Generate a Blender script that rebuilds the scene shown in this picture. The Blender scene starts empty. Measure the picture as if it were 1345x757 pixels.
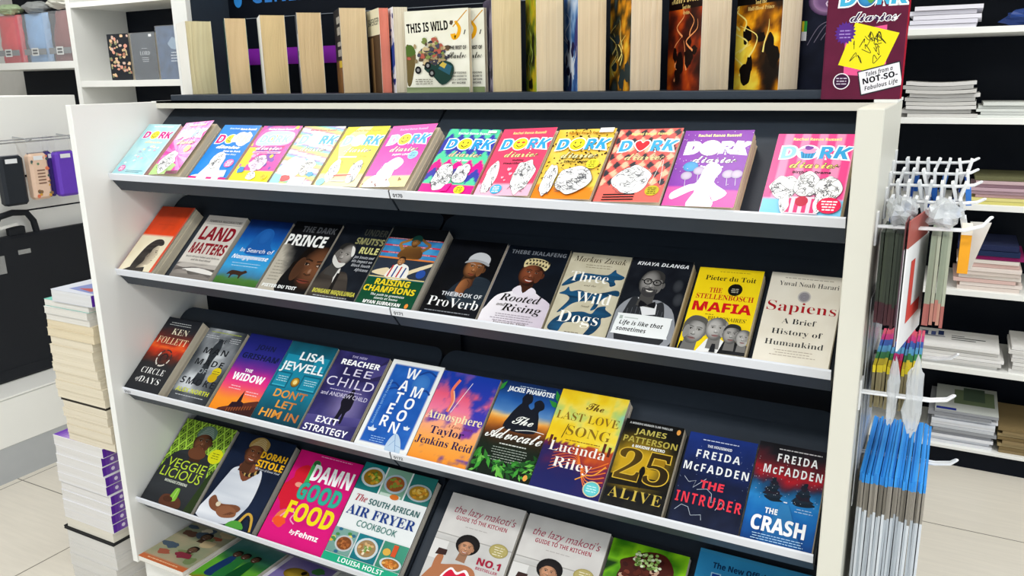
import bpy, bmesh, math, random
from mathutils import Vector, Matrix, noise
from mathutils.geometry import tessellate_polygon

SC = bpy.context.scene
COL = SC.collection

# ------------------------------------------------------------------ camera
cam_d = bpy.data.cameras.new('camera')
cam = bpy.data.objects.new('camera', cam_d)
COL.objects.link(cam)
cam_d.sensor_width = 36.0
cam_d.lens = 28.613
cam_d.clip_start = 0.02
R_, U_, W_ = Vector((.88077, .47327, -.01606)), Vector((-.10451, .22737, .96818)), Vector((-.46186, .85107, -.24972))
m = Matrix.Identity(4)
for i in range(3):
    m[i][0], m[i][1], m[i][2] = R_[i], U_[i], -W_[i]
m.translation = (1.93057, -1.29284, 1.32146)
cam.matrix_world = m
SC.camera = cam

# ------------------------------------------------------------------ light and exposure
wd = bpy.data.worlds.new('shop_air')
SC.world = wd
wd.use_nodes = True
wd.node_tree.nodes['Background'].inputs[0].default_value = (.82, .91, 1.0, 1)
wd.node_tree.nodes['Background'].inputs[1].default_value = 0.95
SC.view_settings.view_transform = 'Standard'
SC.view_settings.look = 'None'
SC.view_settings.gamma = 1.0
SC.view_settings.use_curve_mapping = False
SC.view_settings.exposure = -0.03
CEIL = 2.70
LAMPS = [(-.62, .15, .72, .24, 11), (1.17, .15, .40, .24, 7), (.0, -1.65, 1.2, .3, 32), (1.75, -1.65, 1.2, .3, 22), (.8, -3.0, 1.2, .6, 10),  # first two match the cover glare; the rest are unseen fill added for brightness
         (2.9, .9, .6, 1.2, 30), (-2.4, .9, .6, 1.2, 36), (4.3, -2.2, .6, 1.2, 56), (1.9, 1.35, 1.2, .3, 8)]
for i, (lx, ly, sx, sy, pw) in enumerate(LAMPS):
    ld = bpy.data.lights.new('panel_or_fill_light', 'AREA')
    ld.shape = 'RECTANGLE'
    ld.size, ld.size_y, ld.energy = sx, sy, pw
    ld.color = (1.0, 1.0, .985)
    lo = bpy.data.objects.new('panel_or_fill_light', ld)
    lo.location = (lx, ly, CEIL - .012)
    COL.objects.link(lo)

# ------------------------------------------------------------------ helpers
def lin(c):
    return c / 12.92 if c <= .04045 else ((c + .055) / 1.055) ** 2.4
_cc = {}
def S(h):                                   # '#rgb' / '#rrggbb' -> sRGB tuple
    if not isinstance(h, str):
        return tuple(h)
    r = _cc.get(h)
    if r is None:
        t = h.lstrip('#')
        if len(t) == 3:
            t = ''.join(x * 2 for x in t)
        r = _cc[h] = tuple(int(t[i:i + 2], 16) / 255 for i in (0, 2, 4))
    return r
def L(h):
    return tuple(lin(max(0., min(1., x))) for x in S(h)[:3])
def mix(a, b, t):
    a, b = S(a), S(b)
    t = max(0., min(1., t))
    return tuple(a[i] + (b[i] - a[i]) * t for i in range(3))
def ramp(st, t):
    if t <= st[0][0]:
        return S(st[0][1])
    for (p, a), (q, b) in zip(st, st[1:]):
        if t <= q:
            return mix(a, b, (t - p) / (q - p))
    return S(st[-1][1])
def nz(u, v, s=.05, seed=0., o=3):
    return max(0., min(1., .5 + .62 * noise.fractal(Vector((u * s, v * s, seed * 7.31 + .37)), 1.0, 2.0, o)))

def tag(o, label=None, cat=None, group=None, kind=None):
    if label: o['label'] = label
    if cat: o['category'] = cat
    if group: o['group'] = group
    if kind: o['kind'] = kind
    return o
def empty(name, loc=(0, 0, 0), rot=None, label=None, cat=None, group=None):
    o = bpy.data.objects.new(name, None)
    o.empty_display_size = .03
    COL.objects.link(o)
    if rot is not None:
        o.matrix_world = Matrix.Translation(loc) @ rot.to_4x4()
    else:
        o.location = loc
    return tag(o, label, cat, group)
def copy_tree(o, parent=None):
    c = o.copy()
    COL.objects.link(c)
    if parent is not None:
        c.parent = parent
    for ch in list(o.children):
        copy_tree(ch, c)
    return c

class MB:
    """collects faces and links them as ONE mesh object"""
    def __init__(s):
        s.v, s.c, s.f, s.m, s.s = [], [], [], [], []
    def add(s, vs, fs, col='#ccc', mi=0, sm=False):
        b = len(s.v)
        s.v += [tuple(p) for p in vs]
        c = L(col)
        s.c += [c] * len(vs)
        for f in fs:
            s.f.append(tuple(b + i for i in f)); s.m.append(mi); s.s.append(sm)
        return s
    def box(s, x0, x1, y0, y1, z0, z1, col='#ccc', mi=0, M=None):
        vs = [Vector(p) for p in ((x0, y0, z0), (x1, y0, z0), (x1, y1, z0), (x0, y1, z0), (x0, y0, z1), (x1, y0, z1), (x1, y1, z1), (x0, y1, z1))]
        if M is not None: vs = [M @ p for p in vs]
        return s.add(vs, ((0, 3, 2, 1), (4, 5, 6, 7), (0, 1, 5, 4), (1, 2, 6, 5), (2, 3, 7, 6), (3, 0, 4, 7)), col, mi)
    def rbox(s, x0, x1, y0, y1, z0, z1, r, col='#ccc', mi=0, M=None):      # chamfered box
        vs = []; 
        for z, k in ((z0, r), (z0 + r, 0), (z1 - r, 0), (z1, r)):
            for (x, y) in ((x0 + r + k * 0, y0 + k), (x1 - r, y0 + k), (x1 - k, y0 + r), (x1 - k, y1 - r), (x1 - r, y1 - k), (x0 + r, y1 - k), (x0 + k, y1 - r), (x0 + k, y0 + r)):
                vs.append(Vector((x, y, z)))
        if M is not None: vs = [M @ p for p in vs]
        fs = [tuple(range(7, -1, -1)), tuple(range(24, 32))]
        for k in range(3):
            for i in range(8):
                j = (i + 1) % 8
                fs.append((k * 8 + i, k * 8 + j, k * 8 + 8 + j, k * 8 + 8 + i))
        return s.add(vs, fs, col, mi)
    def prism(s, poly, fn, a, b, col='#ccc', mi=0):      # fn(p, q, t) -> point ; poly CCW
        n = len(poly)
        vs = [fn(p[0], p[1], a) for p in poly] + [fn(p[0], p[1], b) for p in poly]
        fs = [(i, (i + 1) % n, n + (i + 1) % n, n + i) for i in range(n)]
        tri = tessellate_polygon([[Vector((p[0], p[1], 0)) for p in poly]])
        for t in tri:
            fs.append((t[2], t[1], t[0])); fs.append((t[0] + n, t[1] + n, t[2] + n))
        return s.add(vs, fs, col, mi)
    def tube(s, path, r, n=8, col='#ccc', mi=0, cap=True):
        path = [Vector(p) for p in path]
        vs, N = [], len(path)
        up = None
        for i, p in enumerate(path):
            d = (path[min(i + 1, N - 1)] - path[max(i - 1, 0)]).normalized()
            if up is None:
                up = Vector((0, 0, 1)) if abs(d.z) < .9 else Vector((1, 0, 0))
            a = d.cross(up).normalized(); up = a.cross(d).normalized()
            rr = r[i] if isinstance(r, (list, tuple)) else r
            for k in range(n):
                t = 2 * math.pi * k / n
                vs.append(p + rr * (math.cos(t) * a + math.sin(t) * up))
        fs = []
        for i in range(N - 1):
            for k in range(n):
                j = (k + 1) % n
                fs.append((i * n + k, i * n + j, i * n + n + j, i * n + n + k))
        s.add(vs, fs, col, mi, True)
        if cap:
            s.add([vs[k] for k in range(n)], (tuple(range(n - 1, -1, -1)),), col, mi)
            s.add([vs[(N - 1) * n + k] for k in range(n)], (tuple(range(n)),), col, mi)
        return s
    def build(s, name, mats, parent=None, label=None):
        me = bpy.data.meshes.new(name)
        me.from_pydata(s.v, [], s.f)
        if not isinstance(mats, (list, tuple)): mats = [mats]
        for q in mats: me.materials.append(q)
        me.polygons.foreach_set('material_index', s.m)
        me.polygons.foreach_set('use_smooth', s.s)
        at = me.color_attributes.new('Col', 'FLOAT_COLOR', 'POINT')
        fl = []
        for c in s.c: fl += [c[0], c[1], c[2], 1.]
        at.data.foreach_set('color', fl)
        me.update()
        o = bpy.data.objects.new(name, me)
        COL.objects.link(o)
        if parent is not None: o.parent = parent
        if label: o['label'] = label
        return o

def mat(name, col=None, rough=.5, spec=.5, metal=0., noise_amt=.06, scale=30., stretch=(1, 1, 1), bump=0., alpha=None, coat=0., trans=0.):
    """principled surface; col None = printed colour carried by the mesh"""
    q = bpy.data.materials.new(name)
    q.use_nodes = True
    nt = q.node_tree
    b = nt.nodes['Principled BSDF']
    b.inputs['Roughness'].default_value = rough
    b.inputs['Specular IOR Level'].default_value = spec
    b.inputs['Metallic'].default_value = metal
    b.inputs['Coat Weight'].default_value = coat
    b.inputs['Coat Roughness'].default_value = .08
    if trans: b.inputs['Transmission Weight'].default_value = trans
    if alpha is not None: b.inputs['Alpha'].default_value = alpha
    tc = nt.nodes.new('ShaderNodeTexCoord')
    mp = nt.nodes.new('ShaderNodeMapping')
    mp.inputs['Scale'].default_value = stretch
    nz_ = nt.nodes.new('ShaderNodeTexNoise')
    nz_.inputs['Scale'].default_value = scale
    nz_.inputs['Detail'].default_value = 3
    nt.links.new(tc.outputs['Object'], mp.inputs[0]); nt.links.new(mp.outputs[0], nz_.inputs[0])
    mx = nt.nodes.new('ShaderNodeMix'); mx.data_type = 'RGBA'; mx.blend_type = 'MULTIPLY'
    mx.inputs[0].default_value = 1.0
    mr = nt.nodes.new('ShaderNodeMapRange')
    mr.inputs['To Min'].default_value = 1 - noise_amt; mr.inputs['To Max'].default_value = 1 + noise_amt * .4
    nt.links.new(nz_.outputs[0], mr.inputs[0])
    nt.links.new(mr.outputs[0], mx.inputs[7])
    if col is None:
        at = nt.nodes.new('ShaderNodeVertexColor'); at.layer_name = 'Col'
        nt.links.new(at.outputs[0], mx.inputs[6])
    else:
        mx.inputs[6].default_value = (*L(col), 1)
    nt.links.new(mx.outputs[2], b.inputs['Base Color'])
    if bump:
        bp = nt.nodes.new('ShaderNodeBump'); bp.inputs['Strength'].default_value = bump; bp.inputs['Distance'].default_value = .002
        nt.links.new(nz_.outputs[0], bp.inputs['Height']); nt.links.new(bp.outputs[0], b.inputs['Normal'])
    return q

M_GLOSS = mat('laminated_print', None, .27, .22, noise_amt=.0)
M_SATIN = mat('satin_print', None, .45, .09, noise_amt=.0)
M_PAGES = mat('page_edges', None, .9, .1, noise_amt=.12, scale=14, stretch=(1, 1, 75))
M_STACKP = mat('white_paper', None, .8, .2, noise_amt=.08, scale=20, stretch=(1, 1, 40))
M_WHITE = mat('white_laminate', '#f1f1ec', .38, .4, noise_amt=.03, scale=6)
M_WHITE_DIM = mat('dimmed_white_laminate', '#dcdacd', .38, .4, noise_amt=.03, scale=6)  # the unit's same white, darkened to hold back strong light on these parts
M_STRIP = mat('white_plastic', '#dfe2e8', .3, .5, noise_amt=.02)
M_SLATE = mat('slate_powder_coat', '#323a44', .42, .2, noise_amt=.1, scale=60)
M_BLACKB = mat('navy_black_board', '#0a101a', .5, .12, noise_amt=.15, scale=20)
M_WIRE = mat('chrome_wire', '#c9ccd0', .22, .5, metal=.9, noise_amt=.04)
M_WHITEWIRE = mat('white_coated_wire', '#eef0f2', .3, .5, noise_amt=.03)
M_CLEAR = mat('clear_plastic', '#eef2f6', .08, .8, noise_amt=.05, alpha=.10)
M_MILKY = mat('milky_plastic', '#dfe3e6', .22, .6, noise_amt=.12, alpha=.55, bump=.5, scale=60)
M_COLOUR = mat('coloured_goods', None, .5, .35, noise_amt=.08, scale=60)
M_BLACKF = mat('black_nylon', '#12161d', .6, .3, noise_amt=.25, scale=300, bump=.3)
M_KICK = mat('grey_kickboard', '#b4b7b9', .5, .4, noise_amt=.05)

# ------------------------------------------------------------------ lettering
def uni(s, up, lo, dg=None, exc={}):
    r = ''
    for ch in s:
        if ch in exc: r += chr(exc[ch])
        elif 'A' <= ch <= 'Z': r += chr(up + ord(ch) - 65)
        elif 'a' <= ch <= 'z': r += chr(lo + ord(ch) - 97)
        elif dg and ch.isdigit(): r += chr(dg + ord(ch) - 48)
        else: r += ch
    return r
STY = {'r': (lambda s: s, 0), 't': (lambda s: s, -.012), 'h': (lambda s: s, .02),
       'b': (lambda s: uni(s, 0x1D5D4, 0x1D5EE, 0x1D7EC), 0), 'x': (lambda s: uni(s, 0x1D5D4, 0x1D5EE, 0x1D7EC), .018),
       'bi': (lambda s: uni(s, 0x1D63C, 0x1D656, 0x1D7EC), 0),
       's': (lambda s: uni(s, 0x1D400, 0x1D41A, 0x1D7CE), 0), 'sl': (lambda s: uni(s, 0x1D400, 0x1D41A, 0x1D7CE), -.010),
       'si': (lambda s: uni(s, 0x1D468, 0x1D482, 0x1D7CE), -.006), 'c': (lambda s: uni(s, 0x1D4D0, 0x1D4EA), .008)}
_tc = {}
def glyphs(s, st, off=0., sp=1.):
    k = (s, st, round(off, 3), sp)
    if k in _tc: return _tc[k]
    f, o0 = STY[st]
    cu = bpy.data.curves.new('lettering', 'FONT')
    cu.body = f(s); cu.space_character = sp; cu.offset = o0 + off; cu.resolution_u = 3
    ob = bpy.data.objects.new('lettering', cu)
    COL.objects.link(ob)
    dg = bpy.context.evaluated_depsgraph_get()
    me = bpy.data.meshes.new_from_object(ob.evaluated_get(dg))
    vs = [(v.co.x, v.co.y) for v in me.vertices]
    fs = [tuple(p.vertices) for p in me.polygons]
    bpy.data.objects.remove(ob); bpy.data.curves.remove(cu); bpy.data.meshes.remove(me)
    xs = [v[0] for v in vs] or [0, 1]
    _tc[k] = (vs, fs, min(xs), max(xs))
    return _tc[k]
_cap = {}
def cap(st):
    if st not in _cap:
        ys = [v[1] for v in glyphs('H', st if st != 'c' else 'r')[0]]
        _cap[st] = max(ys) - min(ys)
    return _cap[st]

# ------------------------------------------------------------------ printed cover art: 100 units wide, 150 high
class Art:
    def __init__(s, seed=0):
        s.q, s.k, s.T = [], 0, [(1., 0., 0., 0., 1., 0.)]
        s.rng = random.Random(seed)
    def at(s, x, y, sc=1., rot=0., sx=1.):
        c, n = math.cos(math.radians(rot)), math.sin(math.radians(rot))
        a = (sc * sx * c, -sc * n, x, sc * sx * n, sc * c, y)
        p = s.T[-1]
        s.T.append((p[0] * a[0] + p[1] * a[3], p[0] * a[1] + p[1] * a[4], p[0] * a[2] + p[1] * a[5] + p[2],
                    p[3] * a[0] + p[4] * a[3], p[3] * a[1] + p[4] * a[4], p[3] * a[2] + p[4] * a[5] + p[5]))
        return s
    def end(s):
        s.T.pop(); return s
    def tp(s, p):
        t = s.T[-1]
        return (t[0] * p[0] + t[1] * p[1] + t[2], t[3] * p[0] + t[4] * p[1] + t[5])
    def emit(s, pts, cols, k=None):
        P = [(*s.tp(p), *c) for p, c in zip(pts, cols)]
        lo = (0., 0.); hi = (100., 150.)
        if any(p[0] < 0 or p[0] > 100 or p[1] < 0 or p[1] > 150 for p in P):
            for ax in (0, 1):
                for lim, sg in ((lo[ax], 1), (hi[ax], -1)):
                    out = []
                    for i in range(len(P)):
                        a, b = P[i], P[(i + 1) % len(P)]
                        da, db = sg * (a[ax] - lim), sg * (b[ax] - lim)
                        if da >= 0: out.append(a)
                        if da * db < 0:
                            t = da / (da - db)
                            out.append(tuple(a[j] + (b[j] - a[j]) * t for j in range(5)))
                    P = out
                    if len(P) < 3: return
        s.q.append((P, s.k if k is None else k))
    def _c(s, col, p):
        return L(col(*s.tp(p))) if callable(col) else L(col)
    def bg(s, f, nx=18, ny=27):
        for j in range(ny):
            for i in range(nx):
                q = [(100. * (i + a) / nx, 150. * (j + b) / ny) for a, b in ((0, 0), (1, 0), (1, 1), (0, 1))]
                s.emit(q, [L(f(*p)) for p in q])
        s.k += 1; return s
    def bgv(s, st, ny=16):
        return s.bg(lambda u, v: ramp(st, v / 150), 1, ny)
    def fill(s, c):
        return s.rect(0, 0, 100, 150, c)
    def rect(s, x0, y0, x1, y1, c):
        q = [(x0, y0), (x1, y0), (x1, y1), (x0, y1)]
        s.emit(q, [s._c(c, p) for p in q]); s.k += 1; return s
    def poly(s, pts, c):
        pts = list(pts)
        if len(pts) <= 3:
            s.emit(pts, [s._c(c, p) for p in pts])
        else:
            for t in tessellate_polygon([[Vector((p[0], p[1], 0)) for p in pts]]):
                q = [pts[i] for i in t]
                s.emit(q, [s._c(c, p) for p in q])
        s.k += 1; return s
    def sm(s, pts, c, n=4):                    # smooth closed outline through pts
        out, N = [], len(pts)
        for i in range(N):
            p0, p1, p2, p3 = (pts[(i + d) % N] for d in (-1, 0, 1, 2))
            for k in range(n):
                t = k / n
                out.append(tuple(.5 * (2 * p1[a] + (p2[a] - p0[a]) * t + (2 * p0[a] - 5 * p1[a] + 4 * p2[a] - p3[a]) * t * t + (3 * p1[a] - p0[a] - 3 * p2[a] + p3[a]) * t ** 3) for a in (0, 1)))
        return s.poly(out, c)
    def ell(s, cx, cy, rx, ry, c0, c1=None, rot=0, n=22, ox=0., oy=0.):
        c1 = c1 or c0
        cr, sr = math.cos(math.radians(rot)), math.sin(math.radians(rot))
        def pt(r, t):
            x, y = rx * r * math.cos(t) + ox * rx * (1 - r), ry * r * math.sin(t) + oy * ry * (1 - r)
            return (cx + x * cr - y * sr, cy + x * sr + y * cr)
        if c0 == c1:
            q = [pt(1, 2 * math.pi * i / n) for i in range(n)]
            s.emit(q, [s._c(c0, p) for p in q])
        else:
            rg = [(0, c0), (.62, mix(c0, c1, .28)), (1, c1)]
            for i in range(n):
                t0, t1 = 2 * math.pi * i / n, 2 * math.pi * (i + 1) / n
                s.emit([pt(0, 0), pt(.62, t0), pt(.62, t1)], [L(c0), L(rg[1][1]), L(rg[1][1])])
                s.emit([pt(.62, t0), pt(1, t0), pt(1, t1), pt(.62, t1)], [L(rg[1][1]), L(c1), L(c1), L(rg[1][1])])
        s.k += 1; return s
    def line(s, pts, w, c, w2=None):
        pts = [p for i, p in enumerate(pts) if i == 0 or math.hypot(p[0] - pts[i - 1][0], p[1] - pts[i - 1][1]) > 1e-4]
        n = len(pts)
        if n < 2: return s
        E = []
        for i in range(n):
            a, b = pts[max(i - 1, 0)], pts[min(i + 1, n - 1)]
            d = math.hypot(b[0] - a[0], b[1] - a[1]) or 1e-6
            ww = (w if w2 is None else w + (w2 - w) * i / (n - 1)) / 2
            nx, ny = -(b[1] - a[1]) / d * ww, (b[0] - a[0]) / d * ww
            E.append(((pts[i][0] - nx, pts[i][1] - ny), (pts[i][0] + nx, pts[i][1] + ny)))
        for i in range(n - 1):
            q = [E[i][0], E[i + 1][0], E[i + 1][1], E[i][1]]
            s.emit(q, [s._c(c, p) for p in q])
        s.k += 1; return s
    def curve(s, pts, w, c, n=5, w2=None):
        out = []
        N = len(pts)
        for i in range(N - 1):
            p0, p1, p2, p3 = pts[max(i - 1, 0)], pts[i], pts[i + 1], pts[min(i + 2, N - 1)]
            for k in range(n):
                t = k / n
                out.append(tuple(.5 * (2 * p1[a] + (p2[a] - p0[a]) * t + (2 * p0[a] - 5 * p1[a] + 4 * p2[a] - p3[a]) * t * t + (3 * p1[a] - p0[a] - 3 * p2[a] + p3[a]) * t ** 3) for a in (0, 1)))
        out.append(pts[-1])
        return s.line(out, w, c, w2)
    def blob(s, cx, cy, rx, ry, c, n=14, wob=.22):
        r = s.rng
        return s.sm([(cx + rx * (1 + r.uniform(-wob, wob)) * math.cos(2 * math.pi * i / n), cy + ry * (1 + r.uniform(-wob, wob)) * math.sin(2 * math.pi * i / n)) for i in range(n)], c, 3)
    def text(s, t, x, y, h, c, st='b', w=None, al='c', sl=0., ol=None, ow=.03, oc='#fff', rot=0., mw=None, sp=1.):
        for off, cc in (([(ow, oc)] if ol else []) + [(0., c)]):
            vs, fs, x0, x1 = glyphs(t, st, off, sp)
            g0, g1 = glyphs(t, st, 0., sp)[2:]
            k = h / cap(st)
            kx = (w / max(g1 - g0, 1e-6)) if w else k
            if mw and kx * (g1 - g0) > mw: kx = mw / (g1 - g0)
            dx = {'c': (g0 + g1) / 2, 'l': g0, 'r': g1}[al]
            s.at(x, y, 1, rot)
            P = [((v[0] - dx) * kx + v[1] * k * sl, v[1] * k) for v in vs]
            for f in fs:
                q = [P[i] for i in f]
                s.emit(q, [s._c(cc, p) for p in q])
            s.end()
            s.k += 1
        return s
    def greek(s, x0, x1, y, n, dy, c, h=1.3, al='c'):    # lines too small to read in the photograph
        for i in range(n):
            w = (x1 - x0) * s.rng.uniform(.72, 1)
            a = (x0 + x1) / 2 - w / 2 if al == 'c' else x0
            x = a
            while x < a + w:
                e = min(a + w, x + s.rng.uniform(2.5, 7))
                q = [(x, y - i * dy), (e, y - i * dy), (e, y - i * dy + h), (x, y - i * dy + h)]
                s.emit(q, [L(c)] * 4)
                x = e + 1.1
        s.k += 1; return s

def head(A, x, y, r, skin, rot=0, hair='bald', hc='#15110f', glass=False, beard=None, smile=1, lit=-.25, dark=.45, neck=True):
    """a printed portrait: an anonymous head, shaded from one side"""
    A.at(x, y, r, rot)
    rim = mix(skin, '#000', dark)
    if hair == 'afro': A.ell(0, .35, 1.25, 1.2, hc, mix(hc, '#000', .4))
    if neck: A.poly([(-.42, -.4), (.42, -.4), (.5, -1.7), (-.5, -1.7)], mix(skin, '#000', dark * .8))
    A.ell(-.74, -.05, .12, .22, rim); A.ell(.74, -.05, .12, .22, mix(skin, '#000', dark * .6))
    if hair == 'short': A.sm([(-.76, -.05), (-.8, .5), (-.45, 1.05), (.1, 1.14), (.6, .95), (.8, .45), (.76, -.05), (.5, -.2), (-.5, -.2)], hc)
    A.sm([(-.72, .1), (-.6, .75), (0, 1), (.6, .75), (.72, .1), (.6, -.5), (.3, -.92), (0, -1), (-.3, -.92), (-.6, -.5)], rim, 3)
    A.ell(lit * .5, .02, .68, .94, skin, rim, ox=lit, oy=.1)
    if hair == 'short': A.sm([(-.72, .3), (-.66, .72), (-.3, 1.04), (.2, 1.08), (.62, .8), (.72, .3), (.5, .62), (0, .74), (-.5, .62)], hc)
    if hair == 'afro': A.sm([(-.72, .3), (-.66, .75), (-.3, 1.0), (.2, 1.0), (.62, .8), (.72, .3), (.45, .58), (0, .7), (-.45, .58)], hc)
    for sx in (-.29, .29):
        A.ell(sx, .12, .21, .12, mix(skin, '#000', .3), mix(skin, '#000', .12))
        A.ell(sx, .1, .125, .045, mix('#d9d2c8', skin, .35)); A.ell(sx + lit * .08, .1, .056, .05, '#120c0a')
        A.line([(sx - .14, .12), (sx, .155), (sx + .14, .12)], .035, mix(skin, '#000', .8))
        A.line([(sx - .2, .25), (sx, .3), (sx + .2, .25)], .06, mix(mix(hc, '#000', .2), skin, .25))
    A.sm([(-.06, .14), (.06, .14), (.1, -.1), (.18, -.26), (.0, -.34), (-.18, -.26), (-.1, -.1)], mix(skin, '#000', .11), 3); A.ell(-.5 * lit / abs(lit) if lit else .5, -.15, .2, .5, mix(skin, '#000', dark * .5), mix(skin, '#000', dark * .42))
    A.ell(lit * .12, -.16, .07, .12, mix(skin, '#fff', .22), mix(skin, '#000', .1))
    A.line([(-.15, -.28), (0, -.33), (.15, -.28)], .06, mix(skin, '#000', .5))
    if beard:
        A.sm([(-.5, -.4), (-.25, -.42), (0, -.36), (.25, -.42), (.5, -.4), (.42, -.82), (0, -1.02), (-.42, -.82)], beard)
    if smile:
        grey = S(skin)[0] - S(skin)[2] < .1
        A.sm([(-.31, -.5), (-.12, -.5), (0, -.53), (.12, -.5), (.31, -.5), (.18, -.69), (0, -.73), (-.18, -.69)], mix(skin, '#000' if grey else '#701c1c', .5))
        A.sm([(-.24, -.53), (0, -.57), (.24, -.53), (.12, -.62), (-.12, -.62)], '#e9e4dc', 2)
        for k in (-1, 1): A.curve([(k * .2, -.22), (k * .4, -.38), (k * .38, -.55)], .035, mix(skin, '#000', .4))
    else:
        A.sm([(-.27, -.55), (0, -.5), (.27, -.55), (.12, -.66), (-.12, -.66)], mix(skin, '#6a1f1f', .5))
        A.line([(-.27, -.56), (0, -.575), (.27, -.56)], .035, mix(skin, '#000', .7))
    if glass:
        for sx in (-.31, .31):
            A.line([(sx + .25 * math.cos(t * math.pi / 6), .08 + .19 * math.sin(t * math.pi / 6)) for t in range(13)], .07, '#0c0c0e')
        A.line([(-.08, .12), (.08, .12)], .06, '#0c0c0e'); A.line([(-.56, .12), (-.75, .14)], .06, '#0c0c0e'); A.line([(.56, .12), (.75, .14)], .06, '#0c0c0e')
    if hair == 'grey': 
        for k in (-1, 1): A.sm([(k * .74, .02), (k * .8, .4), (k * .66, .72), (k * .6, .4)], hc)
    if hair == 'wrap':
        A.sm([(-.76, .32), (-.84, .75), (-.5, 1.25), (.1, 1.42), (.7, 1.15), (.84, .7), (.74, .32), (.4, .6), (0, .68), (-.4, .6)], hc)
        for k in range(5): A.curve([(-.7 + k * .1, .5 + k * .16), (0, .72 + k * .14), (.72 - k * .08, .5 + k * .16)], .06, mix(hc, '#fff', .3))
    if hair == 'crown':
        A.sm([(-.74, .4), (-.84, .95), (-.4, 1.2), (0, 1.24), (.4, 1.2), (.84, .95), (.74, .4), (.4, .62), (0, .7), (-.4, .62)], '#d6c795')
        for k in range(7):
            x = -.66 + k * .22; y = .62 + .1 * (1 - (x / .7) ** 2)
            A.poly([(x - .1, y), (x + .1, y), (x, y + .22)], '#2c2318'); A.poly([(x - .02, y + .46), (x + .2, y + .42), (x + .1, y + .24)], '#3a2e1e')
    if hair == 'cap':
        A.sm([(-.78, .42), (-.82, .85), (-.4, 1.28), (.25, 1.32), (.75, 1.0), (.8, .5), (.3, .62), (-.3, .6)], hc)
        A.sm([(-.8, .5), (-.4, .66), (.3, .68), (.84, .56), (.9, .36), (.3, .5), (-.3, .46), (-.95, .2)], mix(hc, '#000', .18))
    A.end()
    return A

# ------------------------------------------------------------------ books
def book(name, loc, rot, w, h, t, A, spine='#333', back='#222', hinge=0., page='#e6d9bd', gloss=False, hard=False, slabs=9, label=None, cat='book', group=None, parent=None, seed=1, wave=0., clipy=None):
    """root at the lower back corner of the spine: x across the front cover, y up the cover, z out of the front"""
    root = empty(name, loc, rot, label, cat, group)
    rng = random.Random(seed)
    ov = .003 if hard else .0
    th = .0022 if hard else .0005
    M = MB()
    ca, sa = math.cos(hinge), math.sin(hinge)
    def hz(x, y, z):
        return (x * ca - (z - t) * sa, y, t + x * sa + (z - t) * ca)
    # front sheet
    vs = [hz(x, y, z) for z in (t - th, t) for x, y in ((0, 0), (w, 0), (w, h), (0, h))]
    base = '#f1ece0' if not hard else back
    M.add(vs, ((0, 3, 2, 1), (0, 1, 5, 4), (1, 2, 6, 5), (2, 3, 7, 6), (3, 0, 4, 7)), base)
    M.box(-th, 0, 0, h, 0, t, spine)
    M.box(0, w, 0, h, 0, th, back)
    fr = A if isinstance(A, Art) else Art().fill(A)
    kx, ky = w / 100., h / 150.
    for P, k in fr.q:
        b = len(M.v)
        z = t + .00002 * (k + 1)
        for p in P:
            M.v.append(hz(p[0] * kx, p[1] * ky, z)); M.c.append(p[2:5])
        M.f.append(tuple(range(b, b + len(P)))); M.m.append(0); M.s.append(False)
    M.build('cover', [M_GLOSS if gloss else M_SATIN], root)
    # page block: sheets gathered in slabs, their fore edges not quite flush
    Pg = MB()
    z0, z1 = th + .0002, t - th - .0002
    for i in range(slabs):
        a, b_ = z0 + (z1 - z0) * i / slabs, z0 + (z1 - z0) * (i + 1) / slabs
        dx = -.0006 - rng.uniform(0, .0014) - ov
        c = mix(page, '#8a6f48', rng.uniform(0, .10))
        n = 8
        if wave:
            ph = rng.uniform(-.4, .4)
            vs = []
            for j in range(n + 1):
                y = ov + .0006 + (h - 2 * ov - .0012) * j / n
                q = wave * 1.6 * math.sin(math.pi * j / n + .3)
                qa, qb = q * math.sin(math.pi * i / slabs), q * math.sin(math.pi * (i + 1) / slabs)
                for (x, zz) in ((.0004, a), (w + dx, a + qa), (w + dx, b_ + qb - .0002), (.0004, b_)):
                    vs.append((x, y, zz))
            fs = [(3, 2, 1, 0), tuple(4 * n + k for k in range(4))]
            for j in range(n):
                for k in range(4):
                    k2 = (k + 1) % 4
                    fs.append((4 * j + k, 4 * j + k2, 4 * j + 4 + k2, 4 * j + 4 + k))
            Pg.add(vs, fs, c)
        else:
            Pg.box(.0004, w + dx, ov + .0006, h - ov - .0006, a, b_ - .00012, c)
    Pg.build('page_block', M_PAGES, root)
    return root

# ================================================================== the shop room
FZ = -.14
def structure(name, mb, mats):
    return tag(mb.build(name, mats), kind='structure')

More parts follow.
